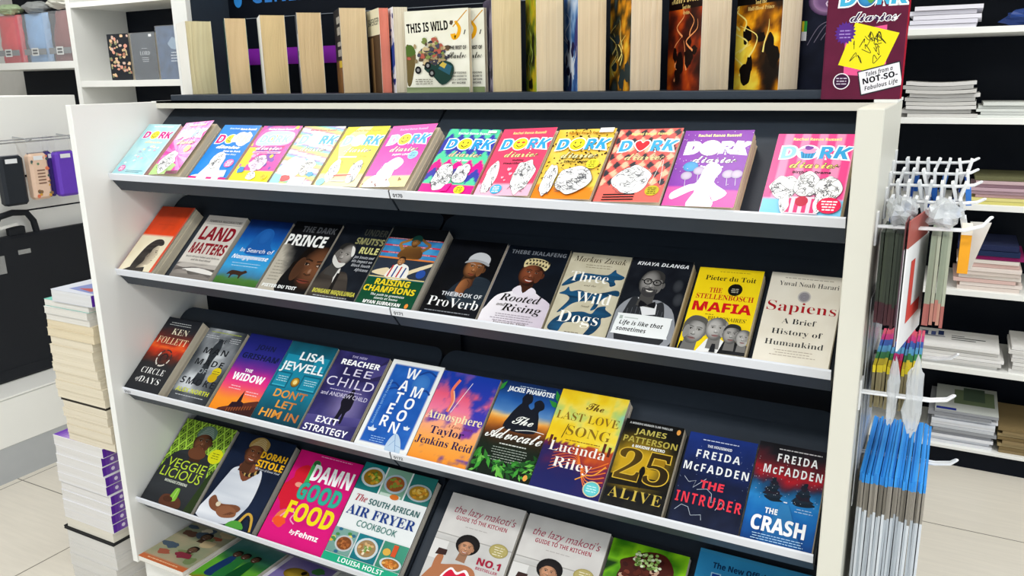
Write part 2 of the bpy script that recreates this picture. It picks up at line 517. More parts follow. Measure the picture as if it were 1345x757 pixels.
def floor_mat():
    q = bpy.data.materials.new('beige_floor_tiles'); q.use_nodes = True
    nt = q.node_tree; b = nt.nodes['Principled BSDF']
    b.inputs['Roughness'].default_value = .32
    tc = nt.nodes.new('ShaderNodeTexCoord')
    mp = nt.nodes.new('ShaderNodeMapping'); mp.inputs['Location'].default_value = (.483, -.305, 0)
    br = nt.nodes.new('ShaderNodeTexBrick'); br.offset = 0; br.squash = 1
    br.inputs['Scale'].default_value = 1; br.inputs['Brick Width'].default_value = .6; br.inputs['Row Height'].default_value = .6
    br.inputs['Mortar Size'].default_value = .0022; br.inputs['Mortar Smooth'].default_value = .1
    br.inputs['Color1'].default_value = (*L('#e0d9cb'), 1); br.inputs['Color2'].default_value = (*L('#e3dccf'), 1); br.inputs['Mortar'].default_value = (*L('#6e675c'), 1)
    nt.links.new(tc.outputs['Object'], mp.inputs[0]); nt.links.new(mp.outputs[0], br.inputs[0])
    m2 = nt.nodes.new('ShaderNodeMapping'); m2.inputs['Scale'].default_value = (3, 40, 1)
    no = nt.nodes.new('ShaderNodeTexNoise'); no.inputs['Scale'].default_value = 2.2; no.inputs['Detail'].default_value = 5
    nt.links.new(tc.outputs['Object'], m2.inputs[0]); nt.links.new(m2.outputs[0], no.inputs[0])
    mr = nt.nodes.new('ShaderNodeMapRange'); mr.inputs['To Min'].default_value = .9; mr.inputs['To Max'].default_value = 1.08
    nt.links.new(no.outputs[0], mr.inputs[0])
    mx = nt.nodes.new('ShaderNodeMix'); mx.data_type = 'RGBA'; mx.blend_type = 'MULTIPLY'; mx.inputs[0].default_value = 1
    nt.links.new(br.outputs[0], mx.inputs[6]); nt.links.new(mr.outputs[0], mx.inputs[7]); nt.links.new(mx.outputs[2], b.inputs['Base Color'])
    return q
structure('floor', MB().box(-5, 5, -5, 2.9, FZ - .05, FZ), floor_mat())
structure('wall_back', MB().box(-5, 5, 2.45, 2.55, FZ, CEIL), mat('painted_wall', '#d8d6d0', .8, .2))
structure('wall_left', MB().box(-5.1, -5, -5, 2.55, FZ, CEIL), mat('painted_wall', '#dcdad4', .8, .2))
structure('ceiling', MB().box(-5, 5, -5, 2.55, CEIL, CEIL + .08), mat('ceiling_board', '#dedede', .9, .1, scale=90))

# ================================================================== sloping book display
TIL = math.radians(48.5)
ST, CT = math.sin(TIL), math.cos(TIL)
PW = 1.8                                           # clear width between the side panels
LIPS = [(.0767, 1.0975), (.0587, .8469), (.0299, .5220), (.0226, .1949)]
def slope(k, x, s, n):
    y, z = LIPS[k]
    return Vector((x, y + ST * s - CT * n, z + CT * s + ST * n))
ROTS = Matrix(((1, 0, 0), (0, ST, -CT), (0, CT, ST)))
unit = empty('book_display_unit', (0, 0, FZ), None, 'wide white display unit whose sloping dark grey shelves hold rows of face-out books', 'display unit')
def upart(mb, name, mats, parent=unit):
    o = mb.build(name, mats)
    if parent is unit:
        o.parent = unit; o.location = (0, 0, -FZ)
    else:
        o.parent = parent
    return o
upart(MB().rbox(-.02, 0, 0, .40, 0, 1.275, .0012), 'side_panel', M_WHITE)
upart(MB().rbox(PW, PW + .037, 0, .385, 0, 1.271, .0015), 'side_panel', M_WHITE_DIM)
upart(MB().box(0, PW, .2506, .40, 1.2575, 1.2765), 'top_ledge', M_WHITE_DIM)
upart(MB().box(-.02, PW + .037, .2506, .40, 1.2712, 1.2765), 'ledge_top', M_WHITE)
upart(MB().box(0, PW, .345, .36, .02, 1.2575), 'back_panel', M_BLACKB)
upart(MB().box(.004, PW - .004, .012, .344, 0, .016), 'base_deck', M_WHITE)
upart(MB().box(-.012, PW + .03, .03, .38, FZ, -.0005), 'plinth', M_WHITE)
upart(MB().box(.8975, .9015, .332, .345, .02, 1.2574), 'upright', M_BLACKB)
for k in range(4):
    for (xa, xb, code) in ((.001, .8955, {2: '0167'}.get(k)), (.9015, 1.7885, {0: '0170', 1: '0171', 2: '0172'}.get(k))):
        M = MB()
        prof = [(-.0040, -.0117), (-.0066, -.055), (.252, -.055), (.252, -.0345), (.003, -.0345), (.003, -.0012), (.0012, -.0012)]
        M.prism([(-p[0], p[1]) for p in prof][::-1], lambda p, q, t: slope(k, t, -p, q), xa, xb)
        r = .03
        pl = [(xa, .25), (xb, .25)] + [(xb - r + r * math.cos(a * math.pi / 12), .294 - r + r * math.sin(a * math.pi / 12)) for a in range(7)] + [(xa + r - r * math.sin(a * math.pi / 12), .294 - r + r * math.cos(a * math.pi / 12)) for a in range(7)]
        M.prism(pl, lambda p, q, t: slope(k, p, q, t), -.055, -.0345)
        sh = upart(M, 'sloping_shelf', M_SLATE)
        T = MB()
        tp = [(-.0008, .0008), (-.0078, -.0142), (-.0060, -.0150), (.0010, -.0006), (.0032, -.0006), (.0032, .0008)]
        T.prism([(-p[0], p[1]) for p in tp][::-1], lambda p, q, t: slope(k, t, -p, q), xa - .001, xb + .001)
        st = upart(T, 'ticket_strip', M_STRIP, sh)
        if code:
            vs, fs, x0, x1 = glyphs(code, 'bi')
            kk = .0078 / cap('bi')
            e = (slope(k, 0, -.0008, .0008) - slope(k, 0, -.0078, -.0142)).normalized()
            n = Vector((1, 0, 0)).cross(e).normalized()
            P0 = slope(k, xa + .006, -.0078, -.0142) + e * .0036 + n * .0004
            C = MB()
            C.add([P0 + Vector((kk * (v[0] - x0), 0, 0)) + e * kk * v[1] for v in vs], fs, '#26282b')
            upart(C, 'shelf_code', M_COLOUR, sh)

# ================================================================== riser with the header board on top of the display
riser = empty('header_display', (0, .26, 1.277), None, 'black riser with dark header board and blue lettering standing on the display unit', 'display stand')
def rpart(mb, name, mats):
    o = mb.build(name, mats, riser); o.location = (0, -.26, -1.277); return o
rpart(MB().rbox(.05, 1.716, .258, .44, 1.2768, 1.2925, .001), 'riser_base', M_SLATE)
rpart(MB().box(-.078, 1.716, .56, .575, 1.2768, 1.95), 'back_board', M_BLACKB)
rpart(MB().rbox(-.078, -.019, .402, .420, 1.2768, 1.95, .001), 'side_post', M_WHITE)
rpart(MB().box(-.030, -.019, .4205, .56, 1.2768, 1.95), 'corner_trim', M_SLATE)
H = MB()
def flat_text(mb, s, st, x, y, z, capm, col, w=None, al='l'):
    vs, fs, x0, x1 = glyphs(s, st)
    kz = capm / cap(st); kx = w / (x1 - x0) if w else kz
    dx = {'l': x0, 'c': (x0 + x1) / 2, 'r': x1}[al]
    mb.add([(x + kx * (v[0] - dx), y, z + kz * v[1]) for v in vs], fs, col)
H.add([(.022 + .016 * math.cos(a * math.pi / 10),   .5592, 1.556 + .02 * math.sin(a * math.pi / 10)) for a in range(20)], (tuple(range(20)),), '#2f8fe0')
flat_text(H, 'GENERAL', 'b', .078, .5592, 1.545, .05, '#2f7fd0', w=.30)
rpart(H, 'header_lettering', M_COLOUR)
rpart(MB().box(.03, .46, .5586, .5596, 1.372, 1.418, '#8d1fb0'), 'purple_banner', M_COLOUR)
rpart(MB().box(.05, 1.7, .5576, .5596, 1.503, 1.5045, '#8d949c'), 'edge_line', M_COLOUR)

# ================================================================== cover art, shelf one: bright diaries
def smiley(A, x, y, r, kind):
    if kind == 'heart':
        A.at(x, y, r, 0); A.sm([(0, -1), (-.95, .05), (-.9, .75), (-.35, .95), (0, .55), (.35, .95), (.9, .75), (.95, .05)], '#fff', 4)
        A.sm([(0, -.85), (-.8, .08), (-.76, .65), (-.33, .8), (0, .42), (.33, .8), (.76, .65), (.8, .08)], '#e8323c', 4); A.end(); return
    if kind == 'cake':
        A.at(x, y, r, 0); A.ell(0, 0, 1.15, 1.1, '#fff'); A.poly([(-.8, .1), (.8, .1), (.55, -.9), (-.55, -.9)], '#3aa0d4')
        for i in range(4): A.line([(-.5 + i * .34, .05), (-.36 + i * .24, -.85)], .08, '#1d6f9e')
        A.blob(0, .3, .85, .42, '#f3a0c6'); A.blob(0, .65, .45, .3, '#7b3fa0'); A.end(); return
    if kind == 'globe':
        A.ell(x, y, r * 1.1, r * 1.1, '#fff'); A.ell(x, y, r, r, '#3f9fd0', '#2a6fa8'); A.blob(x - r * .2, y + r * .2, r * .5, r * .4, '#5aa04a'); A.blob(x + r * .4, y - r * .4, r * .3, r * .3, '#5aa04a'); return
    if kind == 'white':
        A.ell(x, y, r * 1.2, r * 1.2, '#fdf6e0'); return
    A.ell(x, y, r * 1.14, r * 1.14, '#fff'); A.ell(x, y, r, r, '#f7e63a', '#e9d020', ox=-.2, oy=.2)
    ec = '#d8333a' if kind == 'love' else '#3a3216'
    for k in (-.36, .36): A.ell(x + k * r, y + .25 * r, r * (.24 if kind == 'love' else .09), r * .16, ec)
    A.curve([(x - .5 * r, y - .2 * r), (x, y - .55 * r), (x + .5 * r, y - .2 * r)], r * .12, '#5a4a12')
def doodle(A, x, y, w, h, n=6, c='#fbfaf8', ln='#55565c'):
    """a plain white hand-drawn scribble shape"""
    pts = [(x + w * (.5 + .45 * math.cos(a) * (1 + A.rng.uniform(-.2, .12))), y + h * (.5 + .48 * math.sin(a) * (1 + A.rng.uniform(-.15, .08)))) for a in [i * 2 * math.pi / 16 for i in range(16)]]
    cx, cy = x + w / 2, y + h / 2
    A.sm([(cx + (p[0] - cx) * 1.025, cy + (p[1] - cy) * 1.02) for p in pts], ln, 3); A.sm(pts, c, 3)
    for i in range(n * 3):
        q = [(x + w * A.rng.uniform(.15, .8), y + h * A.rng.uniform(.12, .85))]
        for j in range(4): q.append((q[-1][0] + w * A.rng.uniform(-.13, .14), q[-1][1] + h * A.rng.uniform(-.11, .1)))
        q = [(min(max(p[0], x + w * .1), x + w * .9), min(max(p[1], y + h * .08), y + h * .9)) for p in q]
        A.curve(q, .62, ln)
def dork(A, okind='smile', dc='#39a8dc', kc='#39a8dc', dia='#f3e37a', sub=None, subc='#fff', auth='#f4e9a0', ol='#fff', suby=74, subh=4.6):  # some covers pass a paler D with lamp glare put into its colour
    A.text('Rachel Renée Russell', 52, 137, 5.4, auth, 'x', w=62, rot=0)
    for ch, x, c, w, r in (('D', 19, dc, 19, 6), ('R', 68, kc, 18, 4), ('K', 86, kc, 19, -6)):
        A.text(ch, x, 103, 23, c, 'x', w=w, ol=True, ow=.075, oc=ol, rot=r, sl=.12)
    smiley(A, 44, 114, 13, okind)
    A.text('diaries', 55, 84, 15, dia, 'c', w=62, ol=True, ow=.028, oc='#4a3a30')
    if sub: A.text(sub, 54, suby, subh, subc, 'x', mw=70)
def badge(A, x, y, r, c, tc='#fff'):
    A.ell(x, y, r * 1.05, r, c); A.greek(x - r * .7, x + r * .7, y + r * .4, 4, r * .34, tc, r * .16)

def a_pale():
    A = Art(1).bg(lambda u, v: mix('#9fd6df', '#c4e6e6', nz(u, v, .05, 1)))
    A.text('Rachel Renée Russell', 52, 141, 4, '#f7f7f2', 'x', w=60)
    for ch, x, c, w in (('D', 20, '#d61f8c', 18), ('R', 68, '#d61f8c', 18), ('K', 86, '#d61f8c', 18)): A.text(ch, x, 108, 20, c, 'x', w=w, ol=True, ow=.05)
    smiley(A, 44, 117, 12, 'smile')
    A.text('diaries', 56, 93, 9, '#e8dfa8', 'c', w=52, ol=True, ow=.04, oc='#eef4ee')
    for i in range(22): A.curve([(A.rng.uniform(12, 92), A.rng.uniform(28, 86))] + [(A.rng.uniform(12, 92), A.rng.uniform(28, 86))] * 0 + [(A.rng.uniform(20, 88), A.rng.uniform(30, 84))], .5, '#d7e9ea') if i % 3 == 0 else A.blob(A.rng.uniform(14, 88), A.rng.uniform(30, 84), 4, 3, A.rng.choice(['#e6f3ef', '#e4c9d6', '#a9c6dc', '#f0e6c2']))
    badge(A, 20, 18, 9, '#e66fb0'); A.rect(38, 12, 88, 13, '#4a7f96'); A.rect(38, 8, 80, 9, '#4a7f96'); A.rect(96, 0, 100, 150, '#cfe8ea')
    return A
def a_pinkgreen():
    A = Art(2).bg(lambda u, v: mix('#f01aa0', '#ffb6dc', .5 if (int(u / 7) + int(v / 9)) % 2 else 0) if v > 128 else (mix('#ee1c9c', '#f45fb8', nz(u, v, .04, 2))))
    for i in range(14):
        a = i * math.pi / 7; A.poly([(50, 55), (50 + 110 * math.cos(a), 55 + 110 * math.sin(a)), (50 + 110 * math.cos(a + .2), 55 + 110 * math.sin(a + .2))], '#f67cc8')
    A.poly([(0, 0), (70, 0), (78, 24), (40, 40), (0, 30)], '#b8d98a')
    doodle(A, 6, 2, 58, 66, 12); badge(A, 76, 70, 10, '#f2ec4c', '#7a6a20')
    dork(A, 'white', '#8ccbe6', '#7cc4e4', '#f0e6a0'); A.rect(60, 0, 100, 8, '#7d3f55')
    return A
def a_blue():
    A = Art(3).bg(lambda u, v: mix('#0b78d2', '#1b8ce0', nz(u, v, .03, 3)))
    A.text('Rachel', 34, 138, 4, '#cfe6fa', 'x', w=26); A.text('Renée Russell', 72, 136, 5.4, '#fff', 'x', w=42)
    A.text('D', 17, 98, 24, '#e0147c', 'x', w=20, ol=True, ow=.07); smiley(A, 42, 110, 12, 'smile')
    A.blob(72, 113, 26, 18, '#fdf6ea', 18, .3)  # pale patch paints lamp glare over the right-hand letters
    A.text('RK', 74, 102, 20, '#f1e7c8', 'x', w=36)
    A.text('diaries', 50, 84, 10, '#eef2f8', 'c', w=60, ol=True, ow=.05)
    A.text('How to Dork', 68, 74, 5, '#fff', 'x', w=46); A.text('Your Diary', 70, 66, 4.2, '#cfe2f6', 'x', w=30)
    A.sm([(2, 0), (16, 6), (30, 40), (30, 62), (46, 68), (62, 60), (66, 30), (84, 4), (74, 0)], '#eef0f3', 4)
    doodle(A, 28, 24, 36, 52, 8); A.poly([(0, 0), (26, 0), (18, 12), (6, 8)], '#f3f4f6')
    A.rect(0, 0, 22, 6, '#d8157f'); A.rect(48, 0, 62, 6, '#d8157f'); A.rect(80, 0, 100, 6, '#d8157f')
    A.poly([(60, 6), (92, 8), (88, 26), (62, 24)], '#dbe6f2'); badge(A, 82, 44, 11, '#e970b2')
    return A
def a_party():
    def f(u, v):
        if v < 30: return '#f7ea22'
        return mix('#f04aa8', '#8a4fb0', 1 if nz(u, v, .05, 4) > .6 else 0) if not (u < 20 and v > 25 and v < 90) else '#f4e53a'
    A = Art(4).bg(f, 26, 39)
    for i in range(26): A.ell(A.rng.uniform(0, 100), A.rng.uniform(36, 150), A.rng.uniform(2, 6), A.rng.uniform(2, 5), A.rng.choice(['#f4e93a', '#f26ab8', '#7b52b4', '#ee3f78', '#f9b0d8']))
    A.sm([(4, 96), (10, 140), (50, 148), (96, 138), (97, 100), (50, 92)], '#f36ab4', 4); A.sm([(10, 98), (16, 130), (50, 136), (92, 130), (92, 102), (50, 96)], '#bfe2f2', 4)
    A.text('Rachel Renée Russell', 52, 138, 5, '#fff', 'x', w=66); smiley(A, 52, 114, 10, 'smile')
    A.text('DORK', 52, 104, 20, '#a8d8ee', 'x', w=74, ol=True, ow=.05)
    A.text('diaries', 52, 84, 12, '#fff', 'c', w=66, ol=True, ow=.05, oc='#e86fb4')
    A.rect(16, 74, 88, 80, '#f9b7d9'); A.text('Frenemies Forever', 52, 75.4, 3.6, '#b0307c', 'x', w=60)
    doodle(A, 26, 26, 46, 46, 5, '#e9cfe6'); doodle(A, 38, 4, 26, 22, 3); A.blob(16, 30, 9, 8, '#3f8fd0'); badge(A, 84, 14, 8, '#f9dc2a', '#8a7a20')
    return A
def a_rainbow():
    cs = ['#f2597a', '#f6a23c', '#f7e24e', '#6fc36a', '#4aa6d8', '#8a62b4', '#fbf4ee', '#fbf4ee']
    A = Art(5).bg(lambda u, v: mix(cs[int((v * 1.1 + u * .25) / 4) % 8], '#fff', .25), 8, 75)
    dork(A, 'white', '#9ad4ec', '#3aa6d8', '#f6efd0', auth='#e0506c')
    A.blob(30, 34, 28, 34, '#eef0f4'); doodle(A, 48, 20, 38, 44, 8, '#f1eee4'); A.blob(30, 14, 16, 7, '#ef5a5a'); A.rect(44, 0, 80, 18, '#e9e8e2'); A.blob(84, 26, 7, 6, '#4aa0d8')
    A.poly([(0, 0), (24, 0), (20, 22), (0, 26)], '#9fd6e6')
    return A
def a_yellow():
    A = Art(6).bg(lambda u, v: '#f6e413' if v > 28 else mix('#f4e9a8', '#f7a98f', .6 if (u > 30 and v > 20) else 0))
    A.poly([(0, 110), (30, 150), (60, 150), (24, 60)], '#f9f09a')
    dork(A, 'white', '#a9d9ee', '#3aa8dc', '#f3ecd0', auth='#b89a10')
    A.rect(20, 70, 62, 74, '#fdf9e0'); A.text('TV Star', 76, 72, 4, '#c9a818', 'x', w=20)
    doodle(A, 12, 8, 28, 58, 6); doodle(A, 62, 6, 30, 60, 7); A.line([(34, 26), (74, 28)], 2.4, '#e2645a'); A.line([(34, 12), (66, 12)], 2, '#d8d4e0'); A.ell(12, 10, 10, 9, '#8fcfe0')
    return A
def a_magenta():
    A = Art(7).bg(lambda u, v: mix('#ea1fa4', '#d52aa8', nz(u, v, .05, 7)) if v > 26 else '#f0e58a')
    A.rect(0, 122, 100, 150, '#f35fb4')
    dork(A, 'smile', '#bfe2f2', '#3aa8dc', '#f6ecd8', auth='#f9b9dc', sub='PUPPY LOVE')
    A.sm([(8, 0), (16, 24), (36, 34), (34, 56), (52, 70), (70, 58), (64, 42), (54, 36), (56, 18), (66, 0)], '#eceaf0', 4)
    doodle(A, 22, 4, 40, 60, 4, '#f6f4f8', '#c9c2d4'); badge(A, 82, 74, 10, '#8fd3ee', '#2a6a98')
    for i in range(8): A.ell(A.rng.uniform(2, 98), A.rng.uniform(2, 20), 1.6, 2, '#8a4a2a')
    return A
def a_zigzag():
    def f(u, v):
        k = (v + abs(((u * 1.6) % 32) - 16)) / 20
        return ['#3a3fa8', '#58d3a0', '#3a3fa8', '#e8148c', '#58d3a0', '#3a3fa8'][int(k) % 6] if v > 22 else '#ee1490'
    A = Art(8).bg(f, 40, 60)
    dork(A, 'smile', '#2f9fdc', '#2f9fdc', '#f5d6b0', sub='Pop Star', auth='#e9f6ee')
    doodle(A, 10, 6, 44, 64, 14); doodle(A, 48, 22, 34, 46, 9); A.poly([(40, 4), (54, 6), (58, 24), (46, 20)], '#ee1490'); badge(A, 76, 10, 9, '#f5ea2a', '#6a5a10'); A.rect(78, 140, 94, 146, '#f3f6f4')
    return A
def a_redpink():
    A = Art(9).bg(lambda u, v: '#f0476c' if v > 24 else '#fbb6cc')
    dork(A, 'love', '#36a6dc', '#36a6dc', '#f5e29a', sub='Holiday', subc='#3a1f2a', suby=75, subh=4.2, auth='#f5df8a')
    A.text('Heartbreak', 52, 68, 4.4, '#3a1f2a', 'x', w=46)
    doodle(A, 4, 2, 26, 76, 6); doodle(A, 54, 2, 42, 78, 12)
    for x, y, r in ((46, 56, 4), (52, 46, 3.4), (40, 38, 2.6), (46, 32, 2)): A.at(x, y, r); A.sm([(0, -1), (-.95, .05), (-.5, .9), (0, .5), (.5, .9), (.95, .05)], '#fbb8cc', 3); A.end()
    badge(A, 38, 13, 10, '#48b3e4')
    return A
def a_leopard():
    A = Art(10).bg(lambda u, v: mix('#f7c33a', '#f6d96a', nz(u, v, .04, 3)) if v > 30 - u * .08 else '#f88a24')
    for i in range(150):
        x, y = A.rng.uniform(0, 100), A.rng.uniform(32, 150)
        A.ell(x, y, A.rng.uniform(1.2, 2.6), A.rng.uniform(.9, 1.8), '#2a1a10', rot=A.rng.uniform(0, 180), n=7)
    dork(A, 'smile', '#36a6dc', '#36a6dc', '#f3ecaa', sub='Drama Queen', subc='#2a1f14', auth='#b87a10')
    doodle(A, 6, 2, 26, 70, 6); doodle(A, 26, 8, 66, 60, 16); A.rect(74, 138, 98, 148, '#f4f2ee'); badge(A, 84, 70, 10, '#f4ec3c', '#6a5a10')
    return A
def a_argyle():
    def f(u, v):
        a, b = (u * 1.3 + v) / 17, (u * 1.3 - v + 300) / 17
        i, j = int(a), int(b)
        return '#f4655c' if (i + j) % 2 == 0 else ('#3a3a40' if (i % 2) else '#f7c3a0')
    A = Art(11).bg(f, 44, 66)
    A.rect(0, 0, 100, 30, '#f46d62')
    dork(A, 'heart', '#45aee0', '#45aee0', '#f0d79a', auth='#f3e48e')
    A.line([(78, 36), (84, 84)], .7, '#f4f0ea'); A.line([(92, 36), (86, 84)], .7, '#f4f0ea')
    doodle(A, 16, 12, 62, 62, 9)
    for i in range(3): A.line([(12, 3 + i * 5), (60, 5 + i * 5)], 2.2, '#17171a'); 
    badge(A, 84, 22, 10, '#c9b82a', '#5a4a10')
    return A
def a_purple():
    A = Art(12).bg(lambda u, v: mix('#8a1fae', '#7a1a9e', nz(u, v, .05, 5)) if v > 34 - u * .03 else '#f44fa6')
    dork(A, 'white', '#cfeaf6', '#d8ecf6', '#fbfbfd', sub='Party Time', auth='#f6ef9a')
    A.ell(24, 76, 11, 10, '#3fa3dc', '#2a80bc')
    for x, y in ((22, 58), (38, 68), (80, 62), (92, 62)): A.ell(x, y, 8, 8, '#c9bcd0', '#a895b4'); A.line([(x, y - 8), (x + 2, y - 22)], .5, '#eee')
    A.sm([(34, 0), (40, 30), (12, 12), (8, 24), (28, 40), (40, 46), (46, 78), (58, 84), (70, 70), (64, 46), (86, 26), (70, 10), (62, 26), (70, 0)], '#fbfafc', 4)
    for i in range(40): A.ell(A.rng.uniform(0, 100), A.rng.uniform(40, 150), .8, .8, '#e9c9ee', n=6)
    return A
def a_stripes():
    A = Art(13).bg(lambda u, v: ['#f2488e', '#f893bc'][int(u / 11) % 2] if v > 26 else '#7cc9ea', 36, 30)
    dork(A, 'cake', '#9fd6ec', '#36a6dc', '#f1e07a', sub='Birthday Drama', subc='#2a1420', auth='#f6ef8e')
    doodle(A, 4, 26, 40, 44, 9); doodle(A, 34, 28, 36, 50, 9); doodle(A, 60, 24, 38, 46, 10)
    A.rect(30, 0, 72, 30, '#f6d6e4'); 
    for i in range(4): A.rect(32 + i * 10, 2, 37 + i * 10, 27, '#e83478')
    A.ell(50, 22, 8, 9, '#c8143c'); doodle(A, 22, 0, 14, 40, 3); doodle(A, 64, 2, 14, 36, 3); badge(A, 84, 16, 14, '#e8154e')
    return A
ROW0 = [  # x, cover art, cover label, width, thickness, opening of the cover
    (.004, a_pale, 'pale aqua diary paperback at the left end of the top sloping shelf', .124, .030, 0),
    (.153, a_pinkgreen, 'hot pink diary paperback with sunburst and green foot, second from the left', .112, .036, .10),
    (.291, a_blue, 'bright blue diary paperback with a magenta initial and pink badge on the top shelf', .126, .032, 0),
    (.424, a_party, 'pink and purple spotted diary paperback with a yellow bottom band on the top shelf', .126, .030, .02),
    (.556, a_rainbow, 'rainbow striped diary paperback between the spotted pink one and the yellow one', .126, .031, .02),
    (.688, a_yellow, 'yellow diary paperback with a blue K on the top shelf', .124, .031, .05),
    (.819, a_magenta, 'magenta diary paperback with a yellow smiley and yellow bottom band beside the shelf joint', .124, .036, .09),
    (.967, a_zigzag, 'green and indigo zigzag diary paperback, first one right of the joint on the top shelf', .126, .031, 0),
    (1.101, a_redpink, 'coral pink diary paperback with a heart-eyed smiley and small hearts', .124, .032, .07),
    (1.228, a_leopard, 'leopard print diary paperback with an orange foot on the top shelf', .124, .033, .06),
    (1.358, a_argyle, 'red and black argyle diary paperback with a red heart in its title', .126, .036, .06),
    (1.487, a_purple, 'purple diary paperback with balloons and a white dancing shape', .126, .036, .04),
    (1.654, a_stripes, 'pink striped diary paperback with a cupcake, right end of the top shelf', .127, .032, .02)]
def shelf_book(k, name, x, w, h, t, A, **kw):
    if 'page' in kw: kw['page'] = mix(kw['page'], '#fff4e0', .55)
    if k: h -= .0095 if k < 3 else .008
    return book(name, slope(k, x, .0036, -.034), ROTS, w, h, t, A, **kw)
for i, (x, fn, lb, w, t, hg) in enumerate(ROW0):
    shelf_book(0, 'paperback_book', x, w, .1812, t, fn(), gloss=True, hinge=hg, spine=['#c9e2e6', '#ee3aa4', '#1470c0', '#e64a9c', '#e9d6c0', '#eadb30', '#e03a9a', '#3a3f98', '#e84a6c', '#e8b040', '#d84a48', '#7a1f98', '#ee6aa0'][i],
               back='#dcc9a6', page=['#e3b9a0', '#e2c9a2', '#e4cfa8'][i % 3] if i in (0, 4, 5) else '#dfc9a0', label=lb, cat='book', group='diary paperbacks on the top shelf', seed=i)

# ================================================================== cover art, second shelf
def b_orange():
    A = Art(21).bg(lambda u, v: mix('#e8481c', '#a83a20', (v - 80) / 90 + .5 * nz(u, v, .03, 1) - .25) if v > 80 else mix('#efe6cc', '#e6d9b8', nz(u, v, .04, 2)))
    A.greek(24, 80, 128, 2, 7, '#c23a18', 2.4); A.greek(24, 76, 106, 1, 7, '#c23a18', 2)
    A.sm([(44, 0), (48, 24), (46, 44), (56, 58), (70, 60), (76, 54), (78, 48), (84, 38), (80, 35), (81, 29), (77, 27), (79, 22), (74, 15), (66, 13), (64, 0)], lambda u, v: mix('#d6c8ae', '#5a5148', max(0, min(1, (66 - u) / 16 + .5 * (nz(u, v, .1, 3) - .5)))), 3)
    A.sm([(30, 2), (28, 20), (32, 42), (38, 58), (50, 70), (66, 73), (78, 68), (82, 61), (76, 58), (68, 58), (60, 50), (60, 42), (54, 34), (56, 22), (48, 10), (42, 0)], lambda u, v: mix('#1d1b1a', '#4a4440', nz(u, v, .16, 8)), 4)
    A.ell(58, 36, 3, 5, '#9a8c7a', '#5a5048'); A.line([(70, 46), (77, 47)], 1.3, '#241e1c'); A.ell(75, 43, 2.2, 1.1, '#241e1c'); A.line([(75, 24.5), (80, 25.5)], 1.1, '#5a3e38'); A.line([(79, 33), (82, 33)], .9, '#6a5c50')
    A.poly([(14, 0), (34, 10), (48, 6), (70, 10), (74, 0)], '#3a3633')
    A.poly([(92, 0), (100, 0), (100, 150), (96, 150)], '#d8543a')
    return A
def b_land():
    A = Art(22).bg(lambda u, v: mix('#dcd6cc', '#c4bdb4', nz(u, v, .03, 4)) if v > 36 else mix('#8c8580', '#4c4743', nz(u, v, .06, 5)))
    A.text('TEMBEKA NGCUKAITOBI', 52, 134, 5.2, '#5a5654', 'b', w=84); A.rect(8, 129, 96, 129.8, '#7a7674')
    A.text('LAND', 52, 92, 32, '#8a1524', 'x', w=84); A.text('MATTERS', 52, 60, 25, '#8a1524', 'x', w=88)
    A.text("South Africa's Failed Land Reforms", 52, 50, 4, '#5c5855', 'b', w=86); A.text('and the Road Ahead', 52, 43, 4, '#5c5855', 'b', w=50)
    A.sm([(0, 30), (20, 36), (60, 34), (100, 36), (100, 28), (50, 30), (20, 26)], '#b9b2aa', 3); A.sm([(20, 22), (60, 28), (100, 22), (100, 16), (60, 18)], '#e6e2dc', 3)
    A.sm([(0, 0), (0, 16), (30, 22), (44, 12), (70, 14), (100, 8), (100, 0)], lambda u, v: mix('#6a6460', '#a49c94', nz(u, v, .12, 6)), 3)
    return A
def b_nong():
    A = Art(23).bg(lambda u, v: ramp([(0, '#3a6a2a'), (.1, '#4a7a32'), (.17, '#3f7aa0'), (.3, '#3a9fd6'), (.5, '#2a8ed4'), (.75, '#1450a0'), (1, '#0a1e50')], v / 150 + .05 * (nz(u, v, .05, 2) - .5)))
    A.sm([(30, 74), (30, 96), (40, 124), (56, 132), (72, 122), (78, 96), (92, 78), (60, 70)], '#1c5ca8', 4); A.ell(56, 112, 14, 18, '#2464b0', '#1c58a4')
    A.text('In Search of', 56, 76, 9, '#f4f7fa', 'r', w=76, sl=.08); A.text('Nongqawuse', 50, 60, 9.5, '#fff', 'bi', w=84)
    A.greek(16, 84, 50, 2, 6, '#bcdcf0', 1.2)
    A.sm([(20, 24), (26, 33), (40, 34), (52, 33), (58, 36), (64, 32), (58, 28), (54, 24), (53, 18), (50, 18), (48, 24), (34, 24), (32, 17), (29, 17), (28, 25)], '#3a2418', 3)
    return A
def b_dark():
    A = Art(24).bg(lambda u, v: mix('#0c0d10', '#17181c', nz(u, v, .03, 3)))
    A.bg(lambda u, v: mix('#b9b2a2', '#101114', max(0, min(1, (u + v * .42 - 44) / 26 + .3 * (nz(u, v, .08, 2) - .5)))), 24, 30)
    A.rect(0, 104, 100, 150, '#0d0e11')
    A.sm([(40, 0), (34, 24), (38, 44), (44, 62), (52, 84), (70, 100), (100, 100), (100, 0)], '#0b0b0d', 4)
    head(A, 84, 56, 50, '#7a4c30', rot=-4, hair='bald', hc='#0a0706', lit=.25, dark=.86, smile=0, neck=False)
    A.rect(0, 100, 100, 150, '#0d0e11')
    A.text('THE DARK', 58, 128, 13, '#5c5e62', 'x', w=72); A.text('PRINCE', 44, 98, 24, '#f2f2ee', 'x', w=84)
    A.greek(8, 34, 62, 7, 6.5, '#8c877c', 1.4, 'l')
    A.text('PIETER DU TOIT', 42, 8, 6.5, '#eef0ee', 'x', w=72)
    return A
